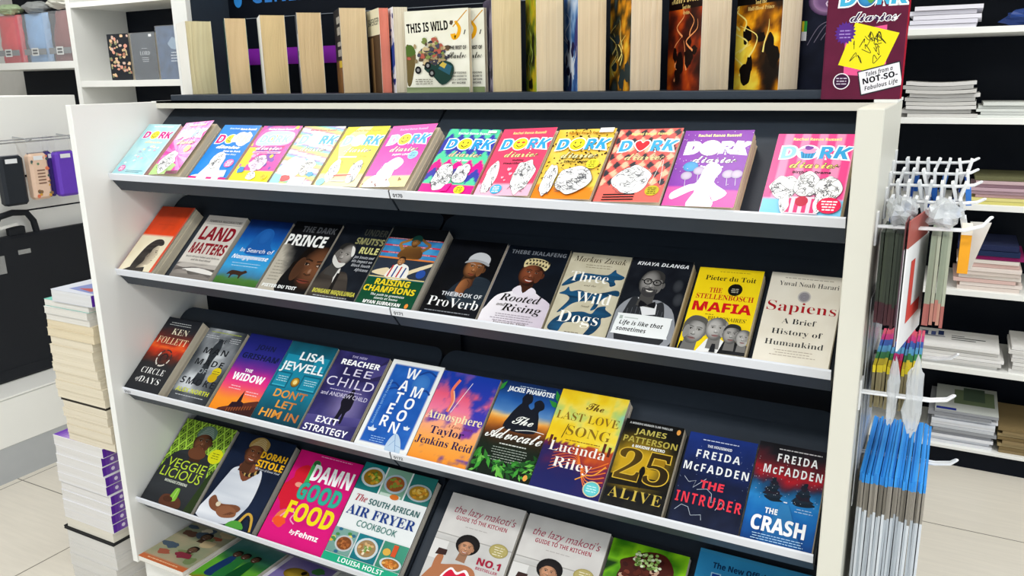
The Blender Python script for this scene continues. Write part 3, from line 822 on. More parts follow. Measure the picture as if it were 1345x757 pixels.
def b_smuts():
    A = Art(25).bg(lambda u, v: mix('#0d1118', '#1c222b', nz(u, v, .04, 8)))
    A.sm([(0, 0), (6, 50), (22, 66), (38, 54), (56, 52), (70, 30), (74, 0)], lambda u, v: mix('#5a5148', '#221e1c', nz(u, v, .1, 3)), 4)
    A.poly([(30, 54), (40, 60), (44, 40), (38, 30)], '#d8d6d0'); A.poly([(38, 50), (44, 50), (46, 10), (38, 10)], '#1a1716')
    head(A, 30, 86, 25, '#a9a39c', rot=-10, hair='bald', hc='#8a867f', lit=.4, dark=.78, smile=0)
    A.sm([(12, 84), (16, 70), (30, 60), (40, 62), (44, 70), (30, 70), (20, 78)], '#d4d2cc', 3); A.sm([(40, 104), (48, 100), (52, 88), (48, 84)], '#e2e0da', 3)
    A.text('UNDER', 74, 128, 13, '#4a4c44', 'x', w=48); A.text("SMUTS'S", 70, 110, 13, '#8f8d5e', 'x', w=58); A.text('RULE', 78, 92, 13, '#d2cf86', 'x', w=38)  # upper words darkened: shade of the shelf above put into the lettering
    for i, t in enumerate(('Jan Smuts and', 'His Impact on', 'Black South', 'Africans')): A.text(t, 96, 82 - i * 8, 5, '#b9bcc0', 'bi', al='r', mw=42)
    A.text('BONGANI NGQULUNGA', 52, 10, 8, '#cdc850', 'x', w=88); A.greek(6, 92, 4, 1, 4, '#a9acb0', 1.6)
    return A
def b_champ():
    A = Art(26).bg(lambda u, v: '#0d4a30' if v < 52 else ('#15181c' if v > 128 else mix('#2a6fa8', '#4aa0d4', nz(u, v, .06, 4))), 20, 75)
    for y in (126, 112, 98): A.rect(0, y, 100, y + 3, '#c8344a'); A.greek(0, 100, y + .8, 1, 3, '#e9c6cc', 1)
    A.rect(0, 52, 100, 90, lambda u, v: mix('#1c1a1c', '#3a4a60', nz(u, v, .06, 9))); A.rect(0, 88, 100, 91, '#e0803a')
    A.rect(0, 128, 100, 150, '#14171b')
    A.sm([(34, 91), (33, 104), (38, 112), (47, 115), (60, 115), (68, 112), (73, 104), (71, 91)], lambda u, v: mix('#b98442', '#5a3a1c', abs(u - 50) / 24), 4)
    A.curve([(36, 106), (27, 117), (36, 123), (46, 129)], 6, '#a87638', w2=4); A.curve([(70, 106), (80, 117), (71, 123), (60, 129)], 6, '#8a5e2c', w2=4)
    head(A, 53, 122, 9.5, '#a8743c', hair='cap', hc='#1c3a34', neck=False, smile=0, dark=.6); A.sm([(44, 124), (45, 132), (53, 136), (61, 132), (62, 124), (53, 127)], '#1d4a40', 3)
    A.sm([(2, 58), (24, 70), (34, 62), (38, 52), (62, 52), (62, 66), (100, 86), (100, 80), (66, 60), (70, 52)], '#e8d6b0', 4)
    A.sm([(28, 52), (34, 74), (46, 80), (62, 74), (64, 52)], '#f2efe8', 4)
    for i in range(4): A.line([(34 + i * 8, 76 - i), (32 + i * 8, 54)], 2.6, '#2a4a8a' if i % 2 else '#c23a3a')
    head(A, 44, 84, 8, '#d4935c', hair='short', hc='#2a1a12', neck=False); A.ell(88, 64, 8, 8, '#2a4fa0')
    A.line([(0, 52), (100, 52)], 2, '#d9c88a')
    A.text('RAISING', 48, 38, 11, '#e8d02a', 'x', w=62); A.text('CHAMPIONS', 48, 25, 11, '#e8d02a', 'x', w=92)
    A.text('The path to greatness', 50, 18, 4, '#e4ece6', 'bi', w=60); A.text('starts at home', 50, 12, 4, '#e4ece6', 'bi', w=42)
    A.text('MYAN SUBRAYAN', 46, 3, 6, '#f4f6f2', 'x', w=66); A.ell(90, 6, 3, 4.2, '#e8903a')
    return A
def b_proverb():
    A = Art(27).bg(lambda u, v: mix('#07080b', '#10131a', nz(u, v, .03, 1)))
    A.sm([(34, 36), (40, 60), (56, 74), (76, 80), (100, 70), (100, 30), (70, 20)], lambda u, v: mix('#1a222c', '#2c3842', nz(u, v, .08, 3)), 4)
    head(A, 62, 96, 23, '#a5683c', rot=-8, hair='cap', hc='#c4c6c9', lit=-.3, dark=.72, smile=0)
    A.sm([(46, 46), (48, 66), (56, 74), (66, 72), (70, 62), (62, 52), (60, 40)], lambda u, v: mix('#a86a3e', '#3a2014', (u - 46) / 26), 4); A.line([(58, 72), (64, 66), (64, 58)], 1.2, '#4a2a1a')
    A.ell(46, 42, 6, 5, '#8c8f94')
    A.text('THE BOOK OF', 60, 38, 7.5, '#d8dade', 'b', w=70); A.text('ProVerb', 52, 17, 17, '#f6f6f4', 'sl', w=88); A.greek(4, 92, 7, 1, 4, '#8d9096', 1.6)
    return A
def b_rooted():
    A = Art(28).bg(lambda u, v: mix('#0b1018', '#0f1722', nz(u, v, .03, 2)))
    A.sm([(0, 0), (4, 30), (14, 52), (34, 62), (46, 72), (62, 70), (76, 60), (94, 50), (100, 40), (100, 0)], lambda u, v: mix('#f2eef2', '#c9bccb', max(0, min(1, (u - 60) / 45 + .3 * (nz(u, v, .06, 4) - .5)))), 4)
    head(A, 54, 98, 24, '#8a4a2e', rot=-6, hair='crown', lit=-.35, dark=.7, smile=1)
    A.sm([(34, 64), (44, 74), (52, 60), (62, 72), (72, 64), (64, 56), (44, 56)], '#e4dde6', 3)
    A.text('THEBE IKALAFENG', 52, 134, 7.5, '#7d828a', 'b', w=88, rot=0)
    A.text('Rooted', 52, 43, 13, '#16120f', 'si', w=64); A.text('and', 26, 33, 6, '#5a544c', 'si', w=14); A.text('Rising', 60, 25, 13, '#16120f', 'si', w=62)
    A.greek(14, 88, 18, 4, 4, '#a39aa4', 1.3); A.text('Foreword by Thuli', 50, 2, 3, '#6a5c58', 'sl', w=50)
    return A
def b_dogs():
    A = Art(29).bg(lambda u, v: mix('#cfc8b0', '#bfb79c', nz(u, v, .08, 3)))
    def dog(pts): A.sm(pts, lambda u, v: mix('#1f5a84', '#123048', nz(u, v, .07, 6) * 1.3 - .2), 4)
    dog([(4, 92), (14, 104), (30, 112), (60, 112), (72, 114), (80, 124), (84, 118), (98, 112), (94, 106), (84, 104), (88, 96), (80, 92), (74, 100), (50, 102), (30, 98), (16, 90), (2, 84)])
    dog([(2, 70), (10, 76), (14, 84), (20, 76), (34, 80), (56, 76), (74, 80), (90, 86), (98, 84), (98, 76), (86, 76), (74, 66), (70, 50), (62, 46), (64, 62), (44, 60), (30, 54), (18, 40), (10, 36), (22, 60), (16, 68)])
    dog([(4, 6), (10, 24), (26, 36), (50, 42), (66, 40), (72, 52), (84, 56), (86, 50), (98, 42), (90, 36), (84, 34), (86, 22), (78, 6), (64, 0), (70, 18), (60, 26), (44, 22), (28, 18), (22, 2)])
    A.text('Markus Zusak', 50, 134, 10, '#4a4030', 'si', w=88); A.greek(26, 76, 128, 2, 4.4, '#7a705a', 1)
    A.text('Three', 42, 96, 18, '#f6f4ec', 'sl', w=64); A.text('and the', 48, 88, 3.4, '#5a5240', 'si', w=20)
    A.text('Wild', 60, 58, 19, '#f6f4ec', 'sl', w=58); A.text('Small', 52, 50, 3.2, '#5a5240', 'si', w=14)
    A.text('Dogs', 48, 20, 20, '#f6f4ec', 'sl', w=66); A.greek(30, 60, 3, 1, 3, '#6a624e', 1.2)
    return A
def b_life():
    A = Art(30).bg(lambda u, v: mix('#0d1017', '#1c2027', nz(u, v, .05, 7)))
    for x, y in ((86, 104), (92, 80)): A.ell(x, y, 9, 13, '#3a3d42', '#15181e')
    A.sm([(0, 0), (0, 50), (20, 76), (46, 74), (66, 74), (92, 54), (96, 0)], '#8d9096', 4)
    A.sm([(12, 0), (16, 66), (26, 78), (40, 66), (50, 60), (62, 70), (72, 70), (80, 40), (84, 0)], '#2a2c30', 4)
    for i in range(9): A.line([(18 + i * 7, 64 - abs(i - 4) * 2), (18 + i * 7, 20)], .7, '#5c5f66')
    A.poly([(28, 78), (42, 66), (62, 68), (64, 50), (44, 46)], '#dfe0e2')
    head(A, 44, 104, 25, '#9d9a96', rot=-4, hair='bald', hc='#26262a', glass=True, beard='#3a393a', lit=-.3, dark=.68, smile=1)
    A.sm([(46, 66), (34, 72), (34, 60), (46, 64), (58, 72), (60, 60), (48, 63)], '#121317', 2)
    A.text('KHAYA DLANGA', 52, 136, 6.5, '#eceef0', 'bi', w=84)
    A.sm([(4, 14), (6, 42), (12, 46), (86, 46), (92, 42), (92, 14), (86, 10), (10, 10)], '#e9ecec', 3); A.rect(10, 36, 15, 42, '#aab4ae'); A.rect(18, 38, 40, 40, '#c3cac6')
    A.text('Life is like that', 12, 27, 7, '#121416', 'bi', w=70, al='l'); A.text('sometimes', 10, 16, 7, '#121416', 'bi', w=48, al='l')
    return A
def b_mafia():
    A = Art(31).bg(lambda u, v: mix('#f4d81c', '#eccb12', nz(u, v, .03, 1)))
    A.greek(24, 90, 143, 1, 3, '#a8901a', 1.2)
    A.text('Pieter du Toit', 52, 127, 8.5, '#3a3010', 's', w=78); A.ell(63, 112, 11, 11, '#14140f'); A.greek(56, 70, 113, 3, 3, '#c9c6b0', 1)
    A.text('THE', 34, 104, 9, '#b8141c', 's', w=20); A.text('STELLENBOSCH', 50, 92, 9, '#b8141c', 's', w=88); A.text('MAFIA', 50, 70, 17, '#c8141c', 'x', w=90)
    A.greek(26, 42, 64, 1, 3, '#7a6614', 1.2); A.text("BILLIONAIRES'", 62, 55, 6.5, '#6a5812', 's', w=58); A.text('CLUB', 64, 45, 6.5, '#6a5812', 's', w=24)
    A.poly([(28, 0), (40, 22), (56, 26), (74, 16), (80, 0)], '#e6e6e4'); A.poly([(60, 0), (66, 22), (86, 22), (90, 0)], '#17181a'); A.poly([(78, 0), (84, 16), (100, 18), (100, 0)], '#202124'); A.poly([(0, 0), (2, 14), (24, 8), (26, 0)], '#1a1b1e')
    head(A, 18, 34, 23, '#b4b2ae', rot=-6, hair='short', hc='#55534f', lit=.2, dark=.5, smile=0)
    head(A, 51, 40, 20, '#c4c1bc', hair='grey', hc='#8d8a86', lit=-.3, dark=.5, smile=0)
    head(A, 75, 33, 16, '#b0ada9', hair='short', hc='#2a2a2c', lit=-.3, dark=.5, smile=0)
    head(A, 93, 29, 14, '#b9b6b2', hair='bald', hc='#8d8a86', beard='#a9a6a2', lit=-.3, dark=.5, smile=0)
    A.poly([(50, 14), (55, 14), (57, 0), (48, 0)], '#1a1c20')
    return A
def b_sapiens():
    A = Art(32).bg(lambda u, v: mix('#ebe5d6', '#e2dac8', nz(u, v, .03, 2)))
    A.greek(8, 98, 141, 1, 3, '#9a9282', 1.2); A.text('Yuval Noah Harari', 54, 128, 7.5, '#2e2b28', 'sl', w=82)
    A.ell(51, 111, 9, 10, '#8d8a92', '#c9c3bc'); 
    for r in (3, 5, 7): A.line([(51 + r * .9 * math.cos(t * math.pi / 8), 111 + r * math.sin(t * math.pi / 8)) for t in range(17)], .6, '#6a6670')
    A.text('Sapiens', 50, 84, 16, '#a81a22', 'sl', w=94)
    A.text('A Brief', 51, 64, 8.5, '#28282a', 'sl', w=46); A.text('History of', 51, 46, 8.5, '#28282a', 'sl', w=68); A.text('Humankind', 50, 28, 8.5, '#3a3a3a', 'sl', w=78)
    A.greek(20, 82, 20, 3, 4, '#b5a898', 1.1)
    return A
# ------------------------------------------------------------------ third shelf
def c_circle():
    A = Art(41).bg(lambda u, v: ramp([(0, '#26282c'), (.36, '#2c2b2d'), (.46, '#5a2a22'), (.55, '#d83a1c'), (.6, '#f0682a'), (.64, '#c23420'), (.74, '#5a2a26'), (.86, '#25262b'), (1, '#1d2026')], v / 150 + .1 * (nz(u, v * 3, .03, 5) - .5)))
    A.greek(10, 80, 139, 2, 4.4, '#b9bcbc', 1.2); A.text('KEN', 57, 116, 12, '#e6dcc2', 'sl', w=46); A.text('FOLLETT', 50, 96, 13, '#e6c8a0', 'sl', w=86)
    for i in range(26):
        a = i * 2 * math.pi / 26
        if i % 5 != 3: A.ell(56 + 18 * math.cos(a), 68 + 16 * math.sin(a), 2.6, 1.7, '#d8d0c6' if i > 10 else '#3a3030', rot=math.degrees(a) + 90, n=7)
    for i in range(9): A.ell(56 + 9 * math.cos(i * .5), 68 + 8 * math.sin(i * .5), 2.4, 2, '#2a2426', n=6)
    A.text('CIRCLE', 50, 34, 11, '#f0efec', 'sl', w=66, sp=1.2); A.text('of', 22, 18, 8, '#e6e4e0', 'si', w=12); A.text('DAYS', 56, 16, 11, '#f0efec', 'sl', w=58, sp=1.2)
    return A
def c_smoke():
    A = Art(42).bg(lambda u, v: mix('#2a2e33', '#c9cdd0', max(0, 1 - abs(u - 46 + 10 * math.sin(v * .05)) / 60) * (.35 + nz(u, v, .035, 3)) * 1.2 * (1 if v > 22 else .3)))
    A.sm([(36, 40), (40, 80), (36, 108), (44, 128), (52, 128), (58, 108), (54, 80), (60, 40)], lambda u, v: mix('#1a1d22', '#3a4046', nz(u, v, .1, 5)), 4)
    A.greek(6, 94, 142, 1, 3, '#9aa63a', 1.8); A.greek(4, 40, 134, 2, 4, '#c3c6c8', 1.1, 'l'); A.greek(66, 96, 134, 3, 4, '#c3c6c8', 1.1)
    A.text('THE', 50, 122, 8, '#262a30', 'b', w=22)
    A.text('MAN', 50, 98, 12, '#15181d', 'b', w=62, sp=1.2); A.text('MADE', 51, 74, 12, '#15181d', 'b', w=72, sp=1.2); A.text('OF', 46, 58, 10, '#8d9296', 'b', w=20); A.text('SMOKE', 50, 34, 13, '#1c1f25', 'b', w=86, sp=1.2)
    A.ell(80, 66, 11, 9, '#d8c21c'); A.ell(78, 54, 11, 9, '#c9a814'); A.greek(70, 90, 66, 2, 4, '#5a4a10', 1.2)
    A.text('ALEX NORTH', 50, 18, 8.5, '#c9d02a', 'b', w=84); A.greek(6, 94, 11, 1, 3, '#b9bcc0', 1.4)
    return A
def c_widow():
    A = Art(43).bg(lambda u, v: ramp([(0, '#f08a1c'), (.16, '#f7932a'), (.3, '#f2556a'), (.44, '#e02a8c'), (.56, '#7a2a90'), (.7, '#2a2a86'), (1, '#141a5c')], v / 150 + .05 * (nz(u, v, .03, 6) - .5)))
    A.text('JOHN', 52, 122, 10, '#141a44', 'x', w=44); A.text('GRISHAM', 51, 102, 11, '#141a44', 'x', w=86)
    A.text('THE', 42, 77, 6, '#f6eef2', 'x', w=18); A.text('WIDOW', 50, 60, 14, '#fff', 'x', w=74)
    A.greek(18, 48, 48, 2, 5, '#f6c6d2', 1.4); A.greek(60, 92, 42, 2, 5, '#f6c6d2', 1.4)
    A.poly([(16, 0), (24, 6), (100, 24), (100, 0)], '#3a1c1a'); A.sm([(20, 4), (40, 12), (96, 30), (100, 26), (100, 20), (40, 4)], '#5a2a20', 3)
    A.poly([(40, 10), (44, 20), (54, 22), (56, 34), (59, 44), (61, 34), (63, 24), (70, 22), (72, 14)], '#2a1520')
    for i in range(10): A.rect(40 + i * 5.4, 2 + i * 1.2, 42.4 + i * 5.4, 9 + i * 1.2, '#8a4a26')
    return A
def c_jewell():
    A = Art(44).bg(lambda u, v: mix('#0d3a48', '#1784a0', max(0, min(1, 1.25 - abs(v - 82) / 62 + .25 * (nz(u, v * .3, .06, 4) - .5)))))
    for x0, y0, x1, y1 in ((2, 62, 36, 92), (60, 62, 98, 92), (2, 102, 40, 128), (64, 98, 98, 130)): A.rect(x0, y0, x1, y1, '#0f5f78'); A.rect(x0 + 3, y0 + 3, x1 - 3, y1 - 3, '#1b8aa6'); A.rect(x0 + 3, y0 + 3, x1 - 3, y0 + 5, '#3fb0c8')
    A.ell(50, 76, 9, 9, '#e8b23a', '#4a3010', ox=-.2, oy=.3); A.ell(50, 76, 4, 4, '#f4d884')
    A.text('LISA', 60, 118, 15, '#f0f6f6', 'h', w=54); A.text('JEWELL', 50, 96, 16, '#f0f6f6', 'h', w=92)
    A.greek(8, 34, 82, 3, 4, '#bfe0e6', 1.2); A.greek(66, 94, 82, 3, 4, '#bfe0e6', 1.2)
    oc = lambda u, v: mix('#e8a03c', '#b06a3a', (u - 30) / 60)
    A.text("DON'T", 54, 46, 14, oc, 'h', w=68); A.text('LET', 56, 28, 13, oc, 'h', w=40); A.text('HIM IN', 52, 9, 14, oc, 'h', w=80)
    return A
def c_exit():
    A = Art(45).bg(lambda u, v: mix(mix('#241f4e', '#3a3674', nz(u, v, .04, 3)), '#a79ac8', max(0, 1 - math.hypot(u - 62, (v - 52) * .9) / 44) * .8))
    A.poly([(60, 98), (100, 150), (100, 108)], '#2a2550'); A.poly([(70, 120), (100, 140), (100, 118), (80, 108)], '#4a4480')
    A.poly([(0, 30), (100, 40), (100, 26), (0, 12)], lambda u, v: mix('#6a62a0', '#3a3470', nz(u, v, .1, 2)))
    A.sm([(52, 26), (54, 50), (50, 62), (54, 74), (59, 78), (60, 84), (66, 84), (67, 77), (72, 70), (73, 52), (68, 44), (68, 26), (64, 26), (62, 42), (58, 26)], '#12101e', 3)
    A.text('THE NEW', 44, 140, 4, '#b9b2d4', 'b', w=30); A.text('REACHER', 52, 126, 10, '#fff', 'x', w=76)
    A.text('LEE', 55, 108, 13, '#dcd6ea', 'r', w=54, sp=1.2); A.text('CHILD', 50, 86, 16, '#dcd6ea', 'r', w=92, sp=1.2)
    A.greek(10, 88, 79, 1, 3, '#c3bcdc', 1.4); A.text('and ANDREW CHILD', 50, 68, 7, '#d8d2e8', 'r', w=90)
    A.text('EXIT', 42, 20, 11, '#f6f4fa', 'b', w=42); A.text('STRATEGY', 47, 4, 11, '#f6f4fa', 'b', w=84)
    return A
def c_moon():
    A = Art(46).fill('#eef0ee')
    A.rect(7, 8, 94, 144, lambda u, v: '#1a56b0')
    A.rect(7, 8, 94, 144, '#1c58b4'); A.bg(lambda u, v: mix('#1450a8', '#2a68c0', nz(u, v, .05, 6)) if 7 < u < 94 and 8 < v < 144 else '#eef0ee', 34, 50)
    A.ell(70, 116, 16, 16, '#3f7ec8', '#2f6cba'); 
    for p in ([(60, 130), (76, 138), (92, 132)], [(12, 96), (30, 102), (46, 96)], [(70, 100), (84, 106), (94, 100)], [(10, 104), (22, 110), (34, 104)]): A.curve(p, 3, '#163f8c')
    for ch, x, y in (('W', 48, 121), ('A', 42, 99), ('T', 42, 78), ('E', 37, 58), ('R', 36, 37), ('M', 70, 92), ('O', 66, 71), ('O', 62, 50), ('N', 58, 29)): A.text(ch, x, y, 18, '#f6f8fa', 'b', mw=30)
    A.text('SAMANTHA SOTTO YAMBAO', 17, 76, 4, '#7fb0e6', 'b', w=76, rot=90); A.greek(24, 52, 18, 3, 3.6, '#9cc0ea', 1.1)
    for x, y, r in ((20, 28, 1), (80, 40, .7)): A.poly([(x - 9 * r, y + 3), (x + 9 * r, y + 3), (x + 5 * r, y - 2), (x - 5 * r, y - 2)], '#dfe8f2'); A.poly([(x - 3 * r, y + 3), (x, y + 8 * r), (x + 3 * r, y + 3)], '#b9cde6')
    A.sm([(60, 0), (58, 16), (66, 30), (78, 22), (86, 6), (84, 0)], '#b9cfe4', 4); A.line([(66, 28), (78, 2)], .9, '#6a8fc0'); A.line([(70, 20), (62, 8)], .6, '#6a8fc0'); A.line([(74, 12), (84, 10)], .6, '#6a8fc0')
    return A
def c_atmos():
    def f(u, v):
        n = nz(u, v, .03, 11, 5)
        sky = ramp([(0, '#4a3a98'), (.3, '#8a3a98'), (.55, '#3a3ab0'), (1, '#1438a0')], v / 150)
        cl = ramp([(0, '#f0902c'), (.2, '#f7a648'), (.42, '#f8a884'), (.58, '#f07a9c'), (.74, '#e85a7a'), (1, '#5a4aa8')], v / 150)
        return mix(sky, cl, max(0, min(1, (n - .36) * 5 - (v - 96) / 40 - (u - 50) * .008 - (.9 if v < 14 else 0))))
    A = Art(47).bg(f, 34, 50)
    A.curve([(34, 82), (36, 100), (28, 118), (34, 138)], 5, '#f0785a'); A.curve([(36, 84), (38, 102), (31, 118)], 2, '#f7c09a')
    A.line([(40, 82), (57, 136)], .9, '#f4ecf2')
    A.text('Atmosphere', 50, 68, 13, '#f7e3b4', 's', w=96); A.text('A Love Story', 66, 58, 5, '#7a2a3a', 'si', w=44)
    A.text('Taylor', 48, 44, 12, '#241a4c', 's', w=58); A.text('Jenkins Reid', 50, 26, 12, '#241a4c', 's', w=96)
    return A
def c_advocate():
    A = Art(48).bg(lambda u, v: ramp([(0, '#0d1a10'), (.3, '#142014'), (.42, '#3a2414'), (.5, '#8a4a1c'), (.57, '#e8902c'), (.62, '#f2c274'), (.68, '#5a8ac0'), (.8, '#1f56a0'), (1, '#0d2450')], v / 150 + .05 * (nz(u, v * 2, .03, 3) - .5)), 20, 40)
    A.sm([(30, 74), (32, 96), (40, 112), (44, 118), (42, 126), (48, 134), (57, 132), (60, 122), (56, 116), (62, 110), (66, 114), (64, 122), (72, 127), (80, 122), (82, 114), (76, 108), (80, 96), (80, 74)], '#141823', 4)
    A.text('JACKIE PHAMOTSE', 52, 134, 7.5, '#f2f6f6', 'x', w=78); A.greek(28, 78, 143, 1, 3, '#bcd0e0', 1.1)
    A.text('The', 56, 84, 14, '#f6f6f0', 'c', w=34, sl=.3); A.text('Advocate', 50, 58, 19, '#f6f6f0', 'c', w=92, sl=.3)
    A.curve([(50, 74), (74, 78), (96, 77)], .9, '#f6f6f0')
    A.greek(32, 78, 50, 1, 3, '#d8dcd4', 1.6); A.greek(20, 86, 44, 6, 3.8, '#a9b2a6', 1)
    for i in range(70):
        x = A.rng.uniform(0, 100); y = A.rng.uniform(4, 24 + 16 * (abs(x - 50) / 50) ** 2); a = A.rng.uniform(0, 6.3)
        A.at(x, y, A.rng.uniform(5, 10), math.degrees(a)); A.poly([(-1, 0), (0, .34), (1, 0), (0, -.34)], A.rng.choice(['#2f7a2a', '#3f9a34', '#1d5520', '#6ab84a', '#174a1c'])); A.end()
    for x, y, a in ((2, 138, 60), (98, 136, 120), (96, 124, 150)): A.at(x, y, 12, a); A.poly([(-1, 0), (0, .34), (1, 0), (0, -.34)], '#2c8a36'); A.end()
    A.ell(92, 9, 3.4, 4.6, '#e8a04a')
    return A
def c_song():
    def f(u, v):
        n = nz(u, v, .03, 5, 4)
        if v > 66 + 8 * nz(u, 0, .05, 2): return ramp([(0, '#e8b81c'), (.4, '#f2cf22'), (.65, '#f2dc5a'), (.8, '#b9cf6a'), (1, '#8fcfae')], n * .8 + (v - 66) / 420 + (.2 if u > 80 else 0))
        return ramp([(0, '#1c1f5c'), (.35, '#2a1f58'), (.6, '#6a1f48'), (.8, '#a83a2a'), (1, '#e06a1c')], n * .6 + (v - 30) / 90 + (u - 40) / 300)
    A = Art(49).bg(f, 30, 45)
    for i in range(7): A.curve([(18, 28 + i * 5), (50, 44 + i * 3), (74, 40 - i * 4), (98, 54 - i * 7)], .6, '#e8742a', w2=1.6)
    A.curve([(60, 22), (72, 30), (84, 34), (96, 48)], 1.6, '#f0a03a')
    for x, h in ((6, 8), (12, 5), (84, 10), (92, 6)): A.rect(x, 62, x + 4, 70 + h, '#5a2420')
    A.text('The', 56, 124, 12, '#6a4a12', 'c', w=26); A.text('LAST LOVE', 50, 104, 12, '#8a6a1c', 'sl', w=92); A.text('SONG', 58, 82, 14, '#8a6a1c', 'sl', w=64); A.line([(22, 76), (26, 98)], 1.2, '#4a3410')
    A.greek(20, 88, 74, 1, 3, '#8a5a1c', 1.2)
    A.text('Lucinda', 50, 56, 14, '#f6eee6', 'sl', w=82); A.text('Riley', 50, 34, 14, '#f6eee6', 'sl', w=56)
    A.ell(86, 14, 12, 11, '#d8c9a0'); A.ell(86, 14, 10.4, 9.6, '#6fcfd0', '#58bcc4'); A.greek(78, 94, 17, 3, 3.4, '#d4eeee', 1)
    return A
def c_alive():
    A = Art(50).bg(lambda u, v: mix('#0d0d0c', '#c9a01c', max(0, 1 - math.hypot((u - 34) * .8, v - 74) / 62) * 1.5 * (.7 + .5 * nz(u, v, .05, 4))) if v > 30 else mix('#0c0d10', '#22221c', nz(u, v, .08, 4)))
    A.rect(56, 70, 88, 100, '#5a4410'); A.rect(60, 74, 84, 96, '#a07a14'); A.poly([(0, 34), (100, 40), (100, 56), (0, 52)], '#15130c')
    A.text("A WOMEN'S MURDER CLUB THRILLER", 44, 142, 3.4, '#d8dad8', 'b', w=74); A.ell(92, 141, 3.4, 4.6, '#e8a04a')
    A.text('JAMES', 47, 126, 9.5, '#c2b45a', 'b', w=54); A.text('PATTERSON', 50, 110, 10.5, '#b8a84a', 'b', w=92); A.text('& MAXINE PAETRO', 50, 102, 5, '#eef0ea', 'x', w=56)
    A.text('25', 50, 46, 50, lambda u, v: mix('#5a4410', '#2c2008', (u - 10) / 70), 's', w=88, ol=True, ow=.022, oc='#d8b23a')
    A.sm([(47, 38), (48, 56), (46, 64), (49, 72), (53, 72), (56, 64), (54, 54), (55, 38), (52, 38), (51, 50)], '#0d0b08', 3)
    A.text('ALIVE', 50, 14, 17, '#c9b04a', 'sl', w=88, sp=1.2)
    return A
def c_intruder():
    A = Art(51).bg(lambda u, v: mix('#111a38', '#1c3480', max(0, (v - 70) / 80) + .35 * (nz(u, v, .04, 2) - .4)) if v > 40 else mix('#10162a', '#1a2340', nz(u, v, .05, 4)))
    for i in range(40): A.ell(A.rng.uniform(0, 100), A.rng.uniform(30, 130), .4, .4, '#a9b8dc', n=5)
    A.greek(12, 84, 139, 1, 3, '#c3cce6', 1.6); A.text('THE HOUSEMAID', 48, 128, 4.6, '#dfe4f0', 'x', w=36)
    A.text('FREIDA', 49, 109, 13, '#f2f4f6', 'b', w=64, sp=1.25); A.text('McFADDEN', 50, 86, 13.5, '#f2f4f6', 'b', w=94, sp=1.25)
    for p in ([(8, 74), (16, 66), (26, 70), (24, 58), (40, 76)], [(30, 56), (44, 60), (52, 54), (54, 40), (60, 44)], [(6, 18), (14, 28), (24, 26), (30, 14), (44, 18), (46, 10)], [(62, 30), (68, 44), (74, 34)]): A.line(p, .7, '#c2ccdc')
    A.text('THE', 50, 60, 13, '#e83a4c', 'x', w=34); A.text('INTRUDER', 50, 32, 17, '#e83a4c', 'b', w=94, sp=1.25)
    return A
def c_crash():
    A = Art(52).bg(lambda u, v: ramp([(0, '#0c3a78'), (.2, '#1260ac'), (.42, '#2a86c8'), (.5, '#18507c'), (.56, '#3a2638'), (.66, '#b81c28'), (.78, '#5a2028'), (.9, '#201e24'), (1, '#15161a')], v / 150 + .12 * (nz(u, v, .05, 8) - .5) - .001 * abs(u - 52)))
    for x in (32, 76):
        for j in range(7): A.blob(x + A.rng.uniform(-1, 1), 66 + j * 4.6, 15 - 2 * j, 4.2, ['#15222e', '#1c2a38', '#231f2c'][j % 3], 12, .3)
    for i in range(60): A.ell(A.rng.uniform(0, 100), A.rng.uniform(60, 130), .45, .45, '#dfe6ee', n=5)
    A.poly([(48, 60), (58, 60), (86, 0), (24, 0)], lambda u, v: mix('#3a90cc', '#0e4482', abs(u - 54) / 34)); A.greek(50, 56, 62, 1, 2, '#f4f6f8', 1.6)
    A.greek(30, 92, 141, 1, 3, '#c9c6c8', 1.6)
    A.text('FREIDA', 59, 122, 12.5, '#f4f4f4', 'b', w=58, sp=1.25); A.text('McFADDEN', 55, 102, 13, '#f4f4f4', 'b', w=84, sp=1.25); A.greek(66, 94, 56, 2, 4, '#a9cbe8', 1.2)
    A.text('THE', 36, 42, 8.5, '#f6f8fa', 'x', w=18); A.text('CRASH', 49, 16, 22, '#f6f8fa', 'x', w=76); A.greek(10, 92, 10, 3, 3.6, '#a9cbe8', 1.1)
    return A
